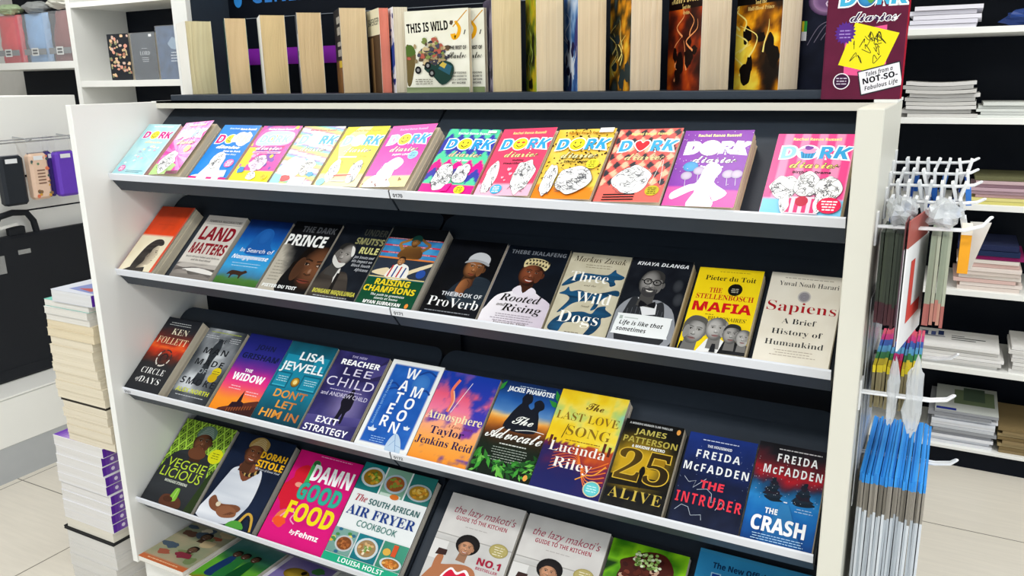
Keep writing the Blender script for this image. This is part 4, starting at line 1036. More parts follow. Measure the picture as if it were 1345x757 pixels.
# ------------------------------------------------------------------ fourth shelf: cookery books
def d_veggie():
    def f(u, v):
        a, b = (u + v * .55) / 15 % 1, (u - v * .55 + 200) / 15 % 1
        d = min(abs(a - .5), abs(b - .5))
        return '#a6d044' if d < .13 or .25 < d < .34 else '#1f3a14'
    A = Art(61).bg(f, 80, 110)
    A.sm([(0, 0), (2, 60), (14, 88), (36, 98), (70, 98), (86, 84), (92, 40), (86, 0)], lambda u, v: mix('#26282b', '#34373b', nz(u, v, .05, 2)), 4); A.poly([(84, 0), (92, 60), (100, 80), (100, 0)], '#2a3a1c')
    head(A, 53, 116, 21, '#7a4a30', rot=3, hair='wrap', hc='#5f7a6a', lit=-.3, dark=.6, smile=1)
    A.sm([(36, 96), (44, 104), (62, 104), (70, 94), (62, 86), (44, 86)], '#6a3f28', 4)
    A.ell(88, 98, 13, 13, '#d8d81c'); A.greek(80, 96, 102, 3, 4, '#6a6a10', 1.2)
    gc = '#b9d23a'
    A.text('VEGGIE', 48, 64, 15, gc, 'r', w=74); A.text('LICIOUS', 47, 46, 16, gc, 'r', w=78); A.text('MOKGADI ITSWENG', 46, 38, 4.4, '#dfe4d4', 'b', w=44)
    A.sm([(34, 6), (38, 18), (58, 20), (72, 14), (74, 2), (44, 0)], '#5a3424', 4); A.sm([(50, 12), (52, 30), (57, 33), (61, 30), (62, 12)], '#7fb83a', 3); A.line([(56, 12), (57, 31)], 1, '#b9dc7a'); A.ell(48, 12, 9, 5, '#4a2a1c')
    return A
def d_dorah():
    A = Art(62).bg(lambda u, v: mix('#101a2e', '#17243e', nz(u, v, .03, 1)))
    A.sm([(0, 4), (8, 40), (16, 74), (22, 90), (40, 96), (56, 82), (66, 96), (74, 78), (76, 44), (70, 24), (60, 6), (40, 0)], lambda u, v: mix('#eceef2', '#b9c0cc', nz(u * 2, v * .4, .07, 5) * 1.2 - .15), 4)
    A.sm([(28, 94), (36, 102), (56, 102), (62, 92), (46, 72)], '#7a4630', 4)
    for i in range(12): A.ell(34 + i * 2.6, 92 - 8 * math.sin(i * math.pi / 11), 2.4, 3.6, ['#3a2a20', '#c2a05a', '#1a1614'][i % 3])
    head(A, 42, 120, 20, '#8a5236', rot=-6, hair='wrap', hc='#a8894a', lit=-.2, dark=.5, smile=1)
    A.sm([(10, 30), (20, 18), (40, 16), (60, 22), (66, 30), (56, 34), (30, 30), (16, 40)], '#7a4a32', 4); A.sm([(30, 22), (44, 30), (60, 26), (62, 16), (44, 10), (32, 14)], '#8a583c', 4)
    for i in range(4): A.line([(44 + i * 3, 14 + i), (54 + i * 2, 22)], .8, '#5a3422')
    A.ell(28, 28, 4, 4, '#d8cbb0')
    A.curve([(72, 6), (80, 26), (90, 22), (96, 2)], 4, '#c9a040'); A.curve([(76, 6), (82, 20), (90, 14), (94, 0)], 2, '#1a1c20'); A.sm([(56, 0), (62, 10), (76, 12), (84, 2)], '#4f9a3a', 3)
    A.text('DORAH', 76, 116, 11, '#f2b820', 'x', w=44); A.text('SITOLE', 76, 101, 12, '#f2b820', 'x', w=46); A.text('40 Years of Iconic Food', 76, 96, 3.2, '#dfe2e8', 'si', w=42)
    return A
def d_damn():
    A = Art(63).bg(lambda u, v: mix('#e0147c', '#c9126c', nz(u, v, .03, 2) + (v - 110) / 200))
    A.greek(30, 88, 146, 1, 3, '#f4a6cc', 1.1)
    A.sm([(8, 116), (22, 128), (34, 116), (36, 98), (30, 78), (10, 84), (2, 60), (10, 96)], '#d81c30', 4); A.blob(16, 78, 18, 24, '#d81c34')
    A.sm([(28, 134), (36, 138), (40, 130), (36, 118), (34, 96), (28, 92), (28, 112)], '#3fae5a', 4); A.ell(33, 134, 5, 5, '#2f6a3a')
    A.ell(22, 94, 6, 4, '#f0a08a'); A.sm([(10, 28), (22, 34), (28, 48), (20, 52), (12, 44)], '#f07a4a', 3); A.curve([(18, 40), (26, 52), (36, 50), (34, 40), (42, 34)], 2, '#f49ac0'); A.blob(20, 32, 10, 8, '#f2542a')
    A.text('DAMN', 64, 106, 27, '#fff', 'x', w=62); A.text('GOOD', 58, 74, 27, '#35b39a', 'x', w=66, ol=True, ow=.02, oc='#1d7a68'); A.text('FOOD', 58, 40, 29, '#f6e01c', 'x', w=72)
    A.text('by', 46, 20, 6, '#fff', 'bi', w=9); A.text('Fehmz', 68, 19, 8.5, '#fff', 'x', w=34)
    return A
def plate(A, x, y, r, food, rim='#eef2f2', sq=.8):
    A.ell(x, y, r, r * sq, rim, '#c4d2d6'); A.ell(x, y, r * .8, r * sq * .8, mix(food[0], '#000', .25))
    for i in range(26):
        a, d = A.rng.uniform(0, 6.3), A.rng.uniform(0, .62)
        A.ell(x + r * d * math.cos(a), y + r * sq * d * math.sin(a), r * .17, r * .12, A.rng.choice(food), rot=A.rng.uniform(0, 180), n=7)
def d_fryer():
    A = Art(64).fill('#eef2f1')
    def tile(x0, x1, y0, y1, c): A.rect(x0, y0, x1, y1, lambda u, v: mix(c, '#000', .25 * nz(u, v, .1, 2)))
    for x0, x1, c in ((0, 32, '#1d8a8a'), (34, 66, '#8fc4a8'), (68, 100, '#2f8a84')): tile(x0, x1, 108, 150, c)
    plate(A, 18, 130, 16, ['#d8a02a', '#8fae3a', '#e8c050', '#5a7a2a'], '#e6efe8', .95); plate(A, 50, 128, 15, ['#d87a3a', '#8a9a3a', '#c05a2a'], '#6fa8d0', .95); plate(A, 84, 124, 16, ['#e8b23a', '#f0c860', '#d8902a'], '#3a4a3a', .8); A.rect(36, 108, 64, 112, '#c9e0d0'); A.ell(56, 109, 6, 4, '#d8742a')
    A.text('The', 16, 91, 10, '#b8324a', 'si', w=16); A.text('SOUTH AFRICAN', 61, 90, 8.5, '#3a6a6a', 'b', w=68)
    A.text('AIR FRYER', 50, 70, 14, '#1c3f8a', 's', w=92); A.text('COOKBOOK', 51, 56, 9, '#2f7a72', 'r', w=54)
    for x0, x1, c in ((0, 32, '#8fc0b4'), (34, 66, '#1c8a98'), (68, 100, '#4aa88a')): tile(x0, x1, 12, 48, c)
    for i in range(14): A.ell(A.rng.uniform(0, 30), A.rng.uniform(14, 46), 3, 2.4, A.rng.choice(['#e8b03a', '#4a8a4a', '#2f6a8a', '#e8d060']), n=7)
    plate(A, 20, 28, 12, ['#a8602f', '#b8703a', '#8a4a24'], '#b0673a', .95); plate(A, 50, 30, 15, ['#d8b07a', '#a8743a', '#efe0c0', '#7a9a4a'], '#e9eef0', 1.0)
    A.rect(82, 30, 88, 46, '#d8542a'); A.ell(76, 34, 5, 5, '#e0b04a'); plate(A, 86, 20, 14, ['#d88a3a', '#c26a2a', '#e8b060'], '#e4ece8', .6)
    A.rect(0, 0, 100, 11, '#1fa880'); A.text('LOUISA HOLST', 52, 2.4, 6.5, '#f4faf6', 'b', w=60)
    return A
def d_lazy():
    A = Art(65).bg(lambda u, v: mix('#e2dfda', '#d2ceca', nz(u, v, .04, 2)) if v > 88 else mix('#d8d6d2', '#c6c4c0', nz(u, v, .05, 7)))
    A.rect(0, 87, 100, 88.4, '#aaa7a2'); A.rect(0, 78, 34, 79, '#b4b0aa'); A.rect(0, 50, 20, 78, '#e4e2de')
    A.text("the lazy makoti's", 51, 122, 11, '#a8425a', 'r', w=82, sl=.22); A.text('GUIDE TO THE KITCHEN', 51, 112, 6, '#a01c3c', 'b', w=68)
    A.greek(30, 66, 104, 1, 3, '#b9b2ae', 1.1)
    A.sm([(0, 14), (12, 40), (26, 46), (50, 52), (66, 44), (72, 10), (60, 0), (0, 0)], '#b5744e', 4)
    A.sm([(22, 0), (24, 26), (34, 44), (44, 40), (54, 46), (64, 30), (58, 0)], '#fdf6f4', 4); A.sm([(25, 0), (27, 26), (35, 41), (44, 36), (53, 42), (60, 28), (56, 0)], '#d8183c', 4); A.text('me', 42, 24, 5, '#f2c0c8', 'c', w=10)
    A.sm([(12, 20), (10, 48), (14, 58), (20, 56), (20, 40), (22, 20)], '#b5744e', 4); A.poly([(8, 56), (10, 66), (22, 66), (22, 58)], '#3a2420')
    head(A, 44, 76, 12.5, '#dba07a', rot=-5, hair='afro', hc='#1c1718', lit=-.2, dark=.35, smile=1)
    A.ell(84, 84, 12, 10, '#a89a5a'); A.ell(84, 84, 10.6, 8.8, '#b9ab6a'); A.greek(77, 91, 88, 4, 3.4, '#f0ead0', 1)
    A.text('NO.1', 78, 58, 10, '#a81c3c', 'x', w=30); A.text('BESTSELLER', 78, 51, 3.8, '#b8506a', 'b', w=28)
    for i in range(30): A.ell(A.rng.uniform(70, 100), A.rng.uniform(10, 46), 3, 1.8, A.rng.choice(['#7aa04a', '#a8c27a', '#5a8a3a', '#d8e0c4']), rot=A.rng.uniform(0, 180), n=7)
    return A
def d_green():
    A = Art(66).bg(lambda u, v: mix('#2a6a0c', '#8fd41c', nz(u, v, .035, 9) * 1.6 - .3) if nz(u, v, .03, 4) > .3 else '#14380a')
    A.blob(55, 112, 38, 30, '#4a1c14')
    for i in range(60):
        a, d = A.rng.uniform(0, 6.3), A.rng.uniform(.2, 1)
        A.ell(55 + 36 * d * math.cos(a), 108 + 28 * d * math.sin(a), 4, 3, A.rng.choice(['#5a2418', '#7a3a28', '#3a1410', '#c9a48a']), rot=math.degrees(a), n=7)
    for i in range(60): A.ell(50 + A.rng.uniform(-16, 18), 130 + A.rng.uniform(-10, 10), 2.4, 2, A.rng.choice(['#b9d48a', '#8fb45a', '#dfe8c4', '#5a7a34']), n=6)
    return A
def d_official():
    A = Art(67).bg(lambda u, v: mix('#3aa0d4', '#2a86be', nz(u, v, .03, 1)))
    A.rect(0, 146, 100, 150, '#3a94c4'); A.text('The New Official', 40, 130, 7, '#12345a', 'x', w=52); A.text('K53', 46, 96, 28, '#123f9a', 'x', w=62, ol=True, ow=.03, oc='#9fd2ee')
    A.text('Learner', 50, 70, 14, '#f2f6f8', 'x', w=78)
    A.sm([(72, 118), (78, 134), (84, 124), (88, 118)], '#10151c', 3)
    return A

ROW1 = [(.010, .132, .226, .034, b_orange, 'paperback with an orange upper half and cream lower half showing a woman in profile', dict(page='#efe2c2', spine='#c23a22', hinge=.03)),
        (.193, .140, .216, .026, b_land, 'grey paperback with huge dark red capitals over a pale landscape', {}),
        (.349, .143, .214, .026, b_nong, 'blue paperback with a brown cow on green grass', {}),
        (.504, .146, .218, .030, b_dark, 'black paperback with half of a face in close-up and a torn grey edge', {}),
        (.655, .138, .226, .029, b_smuts, 'dark paperback with an old man in grey and yellow capitals beside the close-up face', {}),
        (.798, .150, .228, .030, b_champ, 'paperback with swimmer photographs above a dark green panel', {}),
        (.967, .139, .208, .029, b_proverb, 'black paperback of a young man in a grey cap, hand on chin', {}),
        (1.111, .144, .206, .028, b_rooted, 'paperback of a smiling man in a white shirt and patterned crown hat', {}),
        (1.261, .128, .202, .028, b_dogs, 'stone-coloured paperback with three running blue dogs', {}),
        (1.394, .121, .200, .034, b_life, 'black and white paperback of a man in spectacles and bow tie', {}),
        (1.529, .119, .192, .033, b_mafia, 'yellow paperback with four grey heads along its foot', dict(hinge=.03)),
        (1.661, .123, .197, .032, b_sapiens, 'cream paperback with red serif title and grey thumbprint at the right end', {})]
ROW2 = [(-.001, .135, .240, .034, c_circle, 'charcoal paperback with a red sunset band and a ring of standing stones', dict(page='#efe2c4', x=.004)),
        (.168, .142, .232, .028, c_smoke, 'grey smoky paperback with dark title letters and a yellow sticker', {}),
        (.320, .146, .237, .027, c_widow, 'paperback fading from navy through pink to orange above a courthouse roof', {}),
        (.469, .151, .236, .029, c_jewell, 'teal paperback picturing a panelled door with a brass knob', {}),
        (.626, .154, .234, .028, c_exit, 'violet paperback with a lone dark walking figure', {}),
        (.790, .146, .236, .027, c_moon, 'blue paperback with a white border and zigzag white letters', {}),
        (.938, .150, .230, .028, c_atmos, 'paperback with sunset clouds and a thin rising rocket trail', {}),
        (1.094, .144, .234, .027, c_advocate, 'paperback with a couple in silhouette above green leaves', {}),
        (1.242, .151, .234, .034, c_song, 'yellow and plum paperback with a round turquoise sticker', dict(page='#e6ddd0')),
        (1.399, .120, .194, .034, c_alive, 'black and gold paperback dominated by a large gold number', {}),
        (1.531, .130, .192, .032, c_intruder, 'dark navy paperback with red title letters over cracked glass lines', {}),
        (1.664, .122, .200, .032, c_crash, 'blue and red paperback with snowy trees and a road, right end of its shelf', {})]
ROW3 = [(.008, .202, .262, .026, d_veggie, 'cookbook with a green lattice pattern and a woman in a dark top', {}),
        (.228, .208, .262, .030, d_dorah, 'navy cookbook of a woman in a white blouse and gold headwrap', dict(hard=True)),
        (.455, .212, .256, .026, d_damn, 'hot pink cookbook with white, green and yellow block letters', {}),
        (.672, .222, .266, .030, d_fryer, 'white cookbook framed by six food photographs and a green foot band', dict(hard=True)),
        (.944, .200, .247, .026, d_lazy, 'pale cookbook of a woman in a red apron, left copy beside the dark gap', {}),
        (1.154, .200, .245, .026, d_lazy, 'pale cookbook of a woman in a red apron, right copy beside the green one', {}),
        (1.361, .170, .240, .024, d_green, 'green cookbook with a close-up of a dark red flower head', {}),
        (1.548, .228, .266, .024, d_official, 'light blue handbook at the right end of the fourth shelf', {})]
for k, row, gp in ((1, ROW1, 'paperbacks on the second shelf'), (2, ROW2, 'paperbacks on the third shelf'), (3, ROW3, 'cookbooks on the fourth shelf')):
    for i, (x, w, h, t, fn, lb, kw) in enumerate(row):
        kw = dict(kw); x = kw.pop('x', x)
        kw.setdefault('page', ['#e4d8bf', '#dccfb2', '#e9e0cd'][i % 3] if k < 3 else '#d9d8d4')
        kw.setdefault('spine', ['#2a2a2e', '#c9c2b8', '#1f5f9a', '#15161a', '#1a1f28', '#124a32', '#101216', '#d9d2dc', '#bdb69e', '#20242a', '#e8c91a', '#e6dfcd'][i] if k == 1 else '#22252c')
        kw.setdefault('back', '#1b1c20' if k != 3 else '#26292e')
        shelf_book(k, 'cookbook' if k == 3 else 'paperback_book', x, w, h, t, fn(), label=lb, cat='book', group=gp, seed=100 * k + i, **kw)

# ------------------------------------------------------------------ children's books lying on the base deck
def e_one():
    A = Art(71).bg(lambda u, v: mix('#b9a486', '#8a9a7a', nz(u, v, .03, 5)) if v > 16 else '#c8683a')
    A.greek(8, 90, 6, 1, 4, '#e8b48a', 3)
    for i in range(16): A.blob(A.rng.uniform(10, 90), A.rng.uniform(30, 140), A.rng.uniform(6, 16), A.rng.uniform(5, 12), A.rng.choice(['#7a8a5a', '#c9b48a', '#a85a44', '#4a5a6a', '#d8ccb0', '#6a4a3a']))
    head(A, 56, 108, 12, '#7a5a44', hair='short'); head(A, 66, 62, 11, '#7a5a44', hair='short'); A.blob(64, 40, 16, 10, '#8a3040')
    return A
def e_two():
    A = Art(72).bg(lambda u, v: ramp([(0, '#c2481c'), (.08, '#5aa82a'), (.4, '#6ab83a'), (.55, '#2f6a3a'), (.75, '#3f7a74'), (1, '#8fb4a8')], v / 150 + .1 * (nz(u, v, .04, 3) - .5)))
    for x, c in ((26, '#1c3a6a'), (44, '#2a7a3a'), (66, '#14532a')):
        A.sm([(x - 10, 20), (x - 9, 60), (x - 4, 84), (x + 6, 84), (x + 10, 58), (x + 10, 20)], c, 4); head(A, x + 1, 94, 10, '#6a4a38', hair='short', neck=False)
    return A
def e_three():
    A = Art(73).bg(lambda u, v: mix('#7a6ab4', '#a89ac8', nz(u, v, .03, 3)))
    A.rect(0, 0, 8, 150, '#e6e0ea'); A.ell(46, 96, 24, 18, '#c9a83a', '#8a6a1c'); A.ell(56, 104, 5, 6, '#2a2014'); A.blob(48, 52, 24, 18, '#4a3a20'); A.blob(74, 120, 12, 10, '#4a8a4a')
   
    return A
for i, (x, w, h, fn, lb) in enumerate(((.014, .182, .214, e_one, "tan and red children's book lying at the lower left, nearest the side panel"), (.218, .172, .212, e_two, "green children's book with three standing figures lying on the base deck"), (.402, .170, .212, e_three, "purple children's book lying on the base deck, right of the green one"))):
    book('picture_book', (x, -.006, .0165), Matrix.Identity(3), w, h, .014, fn(), spine='#c9c2b4', back='#d8d2c6', page='#efece4', slabs=3, label=lb, cat='book', group="children's books on the base deck", seed=300 + i)

# ================================================================== books standing on the riser
def upright(name, xb, w, h, t, A, psi, label, base=1.2927, yn=.292, cat='book', group='books standing on the black riser', **kw):
    p = math.radians(psi)
    rot = Matrix.Rotation(-p, 3, 'Z') @ Matrix.Rotation(math.pi / 2, 3, 'X')
    x0, y0 = xb - w * math.cos(p) + t * math.sin(p), yn + w * math.sin(p) + t * math.cos(p)
    return book(name, (x0, y0, base), rot, w, h, t, A, label=label, group=group, cat=cat, **kw)
def t_plain(c): return lambda: Art(80).bg(lambda u, v: mix(c, '#fff', .12 * nz(u, v, .05, 2)), 6, 9)
def t_dark():
    A = Art(81).bg(lambda u, v: mix('#3a3530', '#1d1b1c', nz(u, v, .05, 2)) if v > 60 else mix('#6a4a30', '#a8743a', nz(u, v, .05, 3)))
    for y, h in ((124, 12), (104, 14), (84, 8), (66, 12)): A.greek(40, 98, y, 1, 4, '#b9b2a4', h)
    A.rect(50, 46, 96, 58, '#d8b83a')
    return A
def t_grey():
    A = Art(82).bg(lambda u, v: mix('#3a3d40', '#8d9092', nz(u, v, .04, 2))); A.rect(60, 80, 100, 112, '#c9c9c4'); A.rect(60, 50, 100, 72, '#a9a9a4'); return A
def t_safe():
    A = Art(83).fill('#e4dcbc'); A.rect(0, 0, 100, 104, lambda u, v: mix('#6a4a2c', '#2c1c12', nz(u, v, .06, 3))); A.rect(20, 0, 44, 100, '#8a6a44'); A.rect(60, 0, 92, 104, '#4a3320')
    A.text('SAFEKEEP', 52, 122, 12, '#3a4038', 'b', w=86); return A
def t_pattern():
    A = Art(84).fill('#eef0f4')
    for i in range(60): A.ell(A.rng.uniform(0, 100), A.rng.uniform(0, 150), A.rng.uniform(4, 10), A.rng.uniform(2, 6), A.rng.choice(['#2a4a9a', '#6a86c0', '#1c3478', '#fff']), rot=A.rng.uniform(0, 180), n=8)
    A.poly([(0, 60), (100, 90), (100, 50), (0, 20)], '#24459a'); return A
def t_swirl(cs, seed, txt=None):
    def go():
        A = Art(seed).bg(lambda u, v: ramp([(i / (len(cs) - 1), c) for i, c in enumerate(cs)], max(0, min(1, 1.5 * nz(u, v, .022, seed, 5) - .25 + (.18 if txt else 0) * (u / 100 - .5)))), 24, 36)
        for i in range(6):
            x, y = A.rng.uniform(5, 90), A.rng.uniform(5, 90)
            A.curve([(x, y), (x + A.rng.uniform(-20, 20), y + 14), (x + A.rng.uniform(-20, 20), y + 30), (x + A.rng.uniform(-26, 26), y + 44)], 3.5, mix(cs[-1], '#fff', .3), w2=.6)
            A.blob(A.rng.uniform(10, 90), A.rng.uniform(8, 80), A.rng.uniform(6, 14), A.rng.uniform(6, 16), mix(cs[0], '#000', .35))
        if txt:
            A.rect(0, 118, 100, 150, lambda u, v: mix(cs[0], '#000', .4)); A.text('Harry Potter', 52, 127, 13, '#e6c87a', 'c', w=86)
            for i, q in enumerate(txt): A.text(q, 54, 118 - i * 8, 5, '#e6c87a', 's', mw=70)
        return A
    return go
def t_moon():
    A = Art(95).bg(lambda u, v: mix('#0e1220', '#1d2234', nz(u, v, .05, 4)))
    A.ell(34, 118, 26, 20, '#c9a8cc', '#4a3058'); A.ell(34, 118, 20, 15, '#6a4a78', '#a883b0'); A.curve([(30, 128), (40, 122), (32, 114), (40, 106)], 2, '#e6d4ea')
    for i in range(6): A.curve([(10 + i * 9, 60 + i * 3), (24 + i * 9, 84 + i), (40 + i * 8, 92)], .9, '#7a7488')
    A.rect(0, 66, 8, 78, '#e8ecee'); A.rect(0, 78, 4, 92, '#e8d82a'); A.rect(4, 78, 8, 92, '#3aa84a')
    return A
UP = [(.098, .129, .190, .066, t_plain('#f0ede4'), 30, 'thick paperback with white cover, page edges outward, at the left end of the riser', dict(page='#e3d7ac', back='#e9e6dc', wave=.004)),
      (.243, .129, .190, .052, t_plain('#17402f'), 42, 'dark green paperback with splayed tan pages, second on the riser', dict(page='#d8bd92', back='#9fc0b8', wave=.006)),
      (.366, .129, .192, .060, t_plain('#efece2'), 42, 'white paperback with bowed yellowish pages, third on the riser', dict(page='#dfc593', back='#efece2', wave=.010)),
      (.487, .129, .192, .058, t_grey, 46, 'grey paperback with rough tan pages, fourth on the riser', dict(page='#d9bf94', back='#efece2', wave=.004)),
      (.620, .129, .196, .062, t_dark, 44, 'brown-black paperback with large pale capitals and thick tan pages', dict(page='#dcc49c', back='#d8d2c2', wave=.003)),
      (.735, .129, .190, .022, t_safe, 40, 'cream and brown paperback with a salmon edge on the riser', dict(page='#e88a76', back='#e88a76', spine='#e88a76')),
      (.775, .129, .190, .034, t_pattern, 44, 'blue and white patterned paperback beside the cartoon book', dict(page='#e6dcc4')),
      (1.032, .129, .196, .064, t_swirl(['#3a3444', '#5a5264', '#8a8294'], 86), 52, 'grey-violet fantasy paperback, thick pages outward, right of the cartoon book', dict(page='#e3cfa4', wave=.003)),
      (1.138, .129, .196, .058, t_swirl(['#2a2a14', '#6a7a1c', '#c9a81c', '#8fae2a'], 87), 53, 'olive green fantasy paperback with pages outward', dict(page='#e6d2ae')),
      (1.232, .129, .196, .060, t_swirl(['#3a3470', '#2a5a9a', '#8fb0d8', '#e6ecf4'], 88), 53, 'blue and white fantasy paperback with pages outward', dict(page='#e6d2b0')),
      (1.346, .129, .196, .064, t_swirl(['#4a5a5a', '#2a2a1c', '#d88a1c', '#f4d44a'], 89), 50, 'grey and gold fantasy paperback with pages outward', dict(page='#ead6b6')),
      (1.486, .129, .196, .064, t_swirl(['#2a1410', '#5a2014', '#a83a14', '#e8701c'], 90, ('and the', 'Order')), 44, 'dark red and orange fantasy paperback with gold script title', dict(page='#ead8ba')),
      (1.632, .129, .198, .046, t_swirl(['#1c1410', '#6a3a10', '#e89a14', '#f8dc4a'], 91, ('and the', 'Half-Blood Prince')), 39, 'black and flame-yellow fantasy paperback with gold script title', dict(page='#ecdcc0'))]
for i, (xb, w, h, t, fn, psi, lb, kw) in enumerate(UP):
    kw = dict(kw); kw.setdefault('spine', '#2c2a30'); kw.setdefault('back', '#2c2a30')
    upright('paperback_book', xb, w, h, t, fn(), psi, lb, seed=400 + i, slabs=14, gloss=False, **kw)
def t_wild():
    A = Art(96).bg(lambda u, v: mix('#eeecdc', '#e2e0ca', nz(u, v, .03, 2)))
    A.text('THIS IS WILD', 36, 112, 17, '#17160f', 'x', w=66, rot=3)
    A.curve([(80, 128), (86, 116), (84, 104), (78, 98), (76, 106)], 4, '#e8a81c', w2=8); A.line([(76, 118), (98, 146)], 1.6, '#c9901a'); A.blob(74, 126, 3, 4, '#5a4a40'); A.line([(93, 104), (95, 112)], 1.5, '#2a2a26')
    A.sm([(0, 20), (0, 84), (8, 86), (16, 70), (12, 40), (6, 14)], '#6a5a34', 4); A.sm([(0, 70), (0, 86), (10, 88), (16, 74), (8, 68)], '#4f6a2c', 3)
    for i in range(150): A.blob(44 + A.rng.gauss(0, 11), 72 + A.rng.gauss(0, 11), A.rng.uniform(2, 5), A.rng.uniform(2, 5), A.rng.choice(['#8a7a5a', '#5a4a3a', '#a8926a', '#3a3a44', '#7a8a4a', '#b05a4a', '#4a4a5a', '#c9b48a']), 8)
    A.sm([(30, 44), (44, 30), (58, 14), (74, 28), (76, 50), (62, 58), (48, 50), (36, 56)], '#1f3c34', 3); A.poly([(52, 44), (70, 32), (74, 48), (62, 56)], '#2c5a6a'); A.poly([(54, 50), (62, 44), (66, 52), (60, 56)], '#c9b04a')
    for x, y in ((20, 42), (36, 50), (42, 36)): A.ell(x, y, 5, 7, '#17181a'); A.ell(x, y, 2.4, 3.4, '#8d8d8a')
    A.text('THE BEST OF', 84, 78, 6.5, '#1c1a14', 'x', w=26); A.text('Carlos', 84, 62, 12, '#1c1a14', 'c', w=26)
    for i, q in enumerate(('CARTOONS', 'FROM MADAM TO', 'EVE & CARTOON', 'BY MORE')): A.text(q, 84, 34 - i * 6, 3.4, '#3a362c', 'b', mw=24)
    A.greek(12, 46, 24, 3, 4, '#6a6654', 1.2); A.rect(0, 0, 100, 10, lambda u, v: mix('#4a5a2c', '#a8b48a', nz(u, v, .2, 3)))
    return A
upright('cartoon_book', .972, .168, .178, .012, t_wild(), 0, 'cream cartoon book with brush capitals, a yellow saxophone and a tumbling truck, front copy', yn=.295, spine='#e2dfcf', back='#dcdacc', seed=450, slabs=4)
upright('cartoon_book', 1.000, .168, .178, .012, t_wild(), 0, 'second cream cartoon book half hidden behind the front copy', yn=.315, spine='#e2dfcf', back='#dcdacc', seed=451, slabs=4)
upright('paperback_book', 1.785, .128, .198, .02, t_moon(), 0, 'dark paperback with a pale violet moon, behind the maroon book', yn=.345, spine='#14161f', back='#14161f', seed=452)
def t_maroon():
    A = Art(97).bg(lambda u, v: mix('#5a1230', '#6a183a', nz(u, v, .03, 2)))
    A.text('Rachel Renée Russell', 52, 140, 5, '#f2d8e0', 'x', w=64)
    for ch, x, w in (('D', 24, 20), ('R', 70, 19), ('K', 88, 20)): A.text(ch, x, 112, 20, '#49b6dc', 'x', w=w, ol=True, ow=.07, sl=.1)
    smiley(A, 48, 122, 12, 'globe')
    A.text('diaries', 58, 93, 12, '#fff', 'c', w=58, ol=True, ow=.05); A.text('diaries', 58, 93, 12, '#3a1c4a', 'c', w=58)
    A.poly([(26, 30), (24, 82), (76, 88), (80, 26)], '#ee5a94')
    A.poly([(18, 42), (36, 92), (92, 78), (72, 30)], '#f6e81c')
    for i in range(16):
        x, y = A.rng.uniform(34, 74), A.rng.uniform(44, 76)
        A.curve([(x, y), (x + A.rng.uniform(-6, 6), y + 5), (x + A.rng.uniform(-8, 8), y - 5), (x + A.rng.uniform(-8, 8), y + A.rng.uniform(-6, 6))], .8, '#2a2614')
    A.at(24, 80, 14); A.poly([(math.cos(i * math.pi / 18) * (1 if i % 2 else .78), math.sin(i * math.pi / 18) * (1 if i % 2 else .78)) for i in range(36)], '#5a2a8a'); A.end(); A.greek(16, 32, 82, 3, 4, '#a88ad0', 1.4)
    A.ell(24, 22, 11, 10, '#f4ecf2'); A.ell(24, 22, 9.6, 8.8, '#3a1238'); A.greek(17, 31, 25, 3, 3.4, '#d8c9dc', 1.2)
    A.at(74, 22, 1, 13); A.rect(-27, -12, 27, 18, '#2a2830'); A.rect(-25.6, -10.6, 25.6, 16.6, '#f2f0f4'); A.text('Tales from a', 0, 9.5, 5, '#2a2830', 'bi', w=34); A.text('NOT-SO-', 0, 1, 7, '#17151c', 'x', w=44); A.text('Fabulous Life', 0, -7, 5, '#2a2830', 'bi', w=42); A.end()
    return A
book('hardback_book', (1.7165, .284, 1.2768), Matrix.Rotation(math.radians(-2), 3, 'Z') @ Matrix.Rotation(math.pi / 2, 3, 'X'), .124, .206, .030, t_maroon(), spine='#5a1230', back='#b3203c', hard=True, page='#f0e6cc', gloss=True,
     label='maroon hardback with a yellow square, standing at the right end of the white ledge', group='books standing on the black riser', seed=460)

# ================================================================== goods hanging on the outside of the right side panel
PX = PW + .037
def wire_hook(y, z, x1, label, lift=.012):
    M = MB()
    M.box(PX + .0002, PX + .003, y - .012, y + .012, z - .03, z + .02, '#dfe1e3')
    for d in (-.005, .005):
        M.tube([(PX + .002, y + d, z - .002), (x1 - .03, y + d, z), (x1 - .008, y + d, z + lift * .4), (x1, y + d * .6, z + lift)], .0021, 7)
    M.tube([(x1, y - .003, z + lift), (x1 + .002, y, z + lift + .001), (x1, y + .003, z + lift)], .0021, 7)
    o = M.build('display_hook', M_WHITEWIRE); tag(o, label, 'hook', 'hooks on the outside of the right panel')
wire_hook(.036, 1.098, 1.985, 'white double-wire hook through the grey-green card packs', .02)
wire_hook(.036, .832, 1.967, 'white double-wire hook just above the blue folders')
wire_hook(.150, .679, 1.986, 'white double-wire hook carrying the blue folders')
wire_hook(.240, .835, 1.970, 'white double-wire hook behind the rainbow-topped packs')
for i, (y, z, x1) in enumerate(((.33, 1.166, 1.966), (.28, 1.152, 1.966), (.225, 1.138, 1.972), (.17, 1.118, 1.978))):
    wire_hook(y, z, x1, ('rearmost', 'second from rear', 'third from rear', 'front')[i] + ' wire hook of the upper row with white tags', .008)

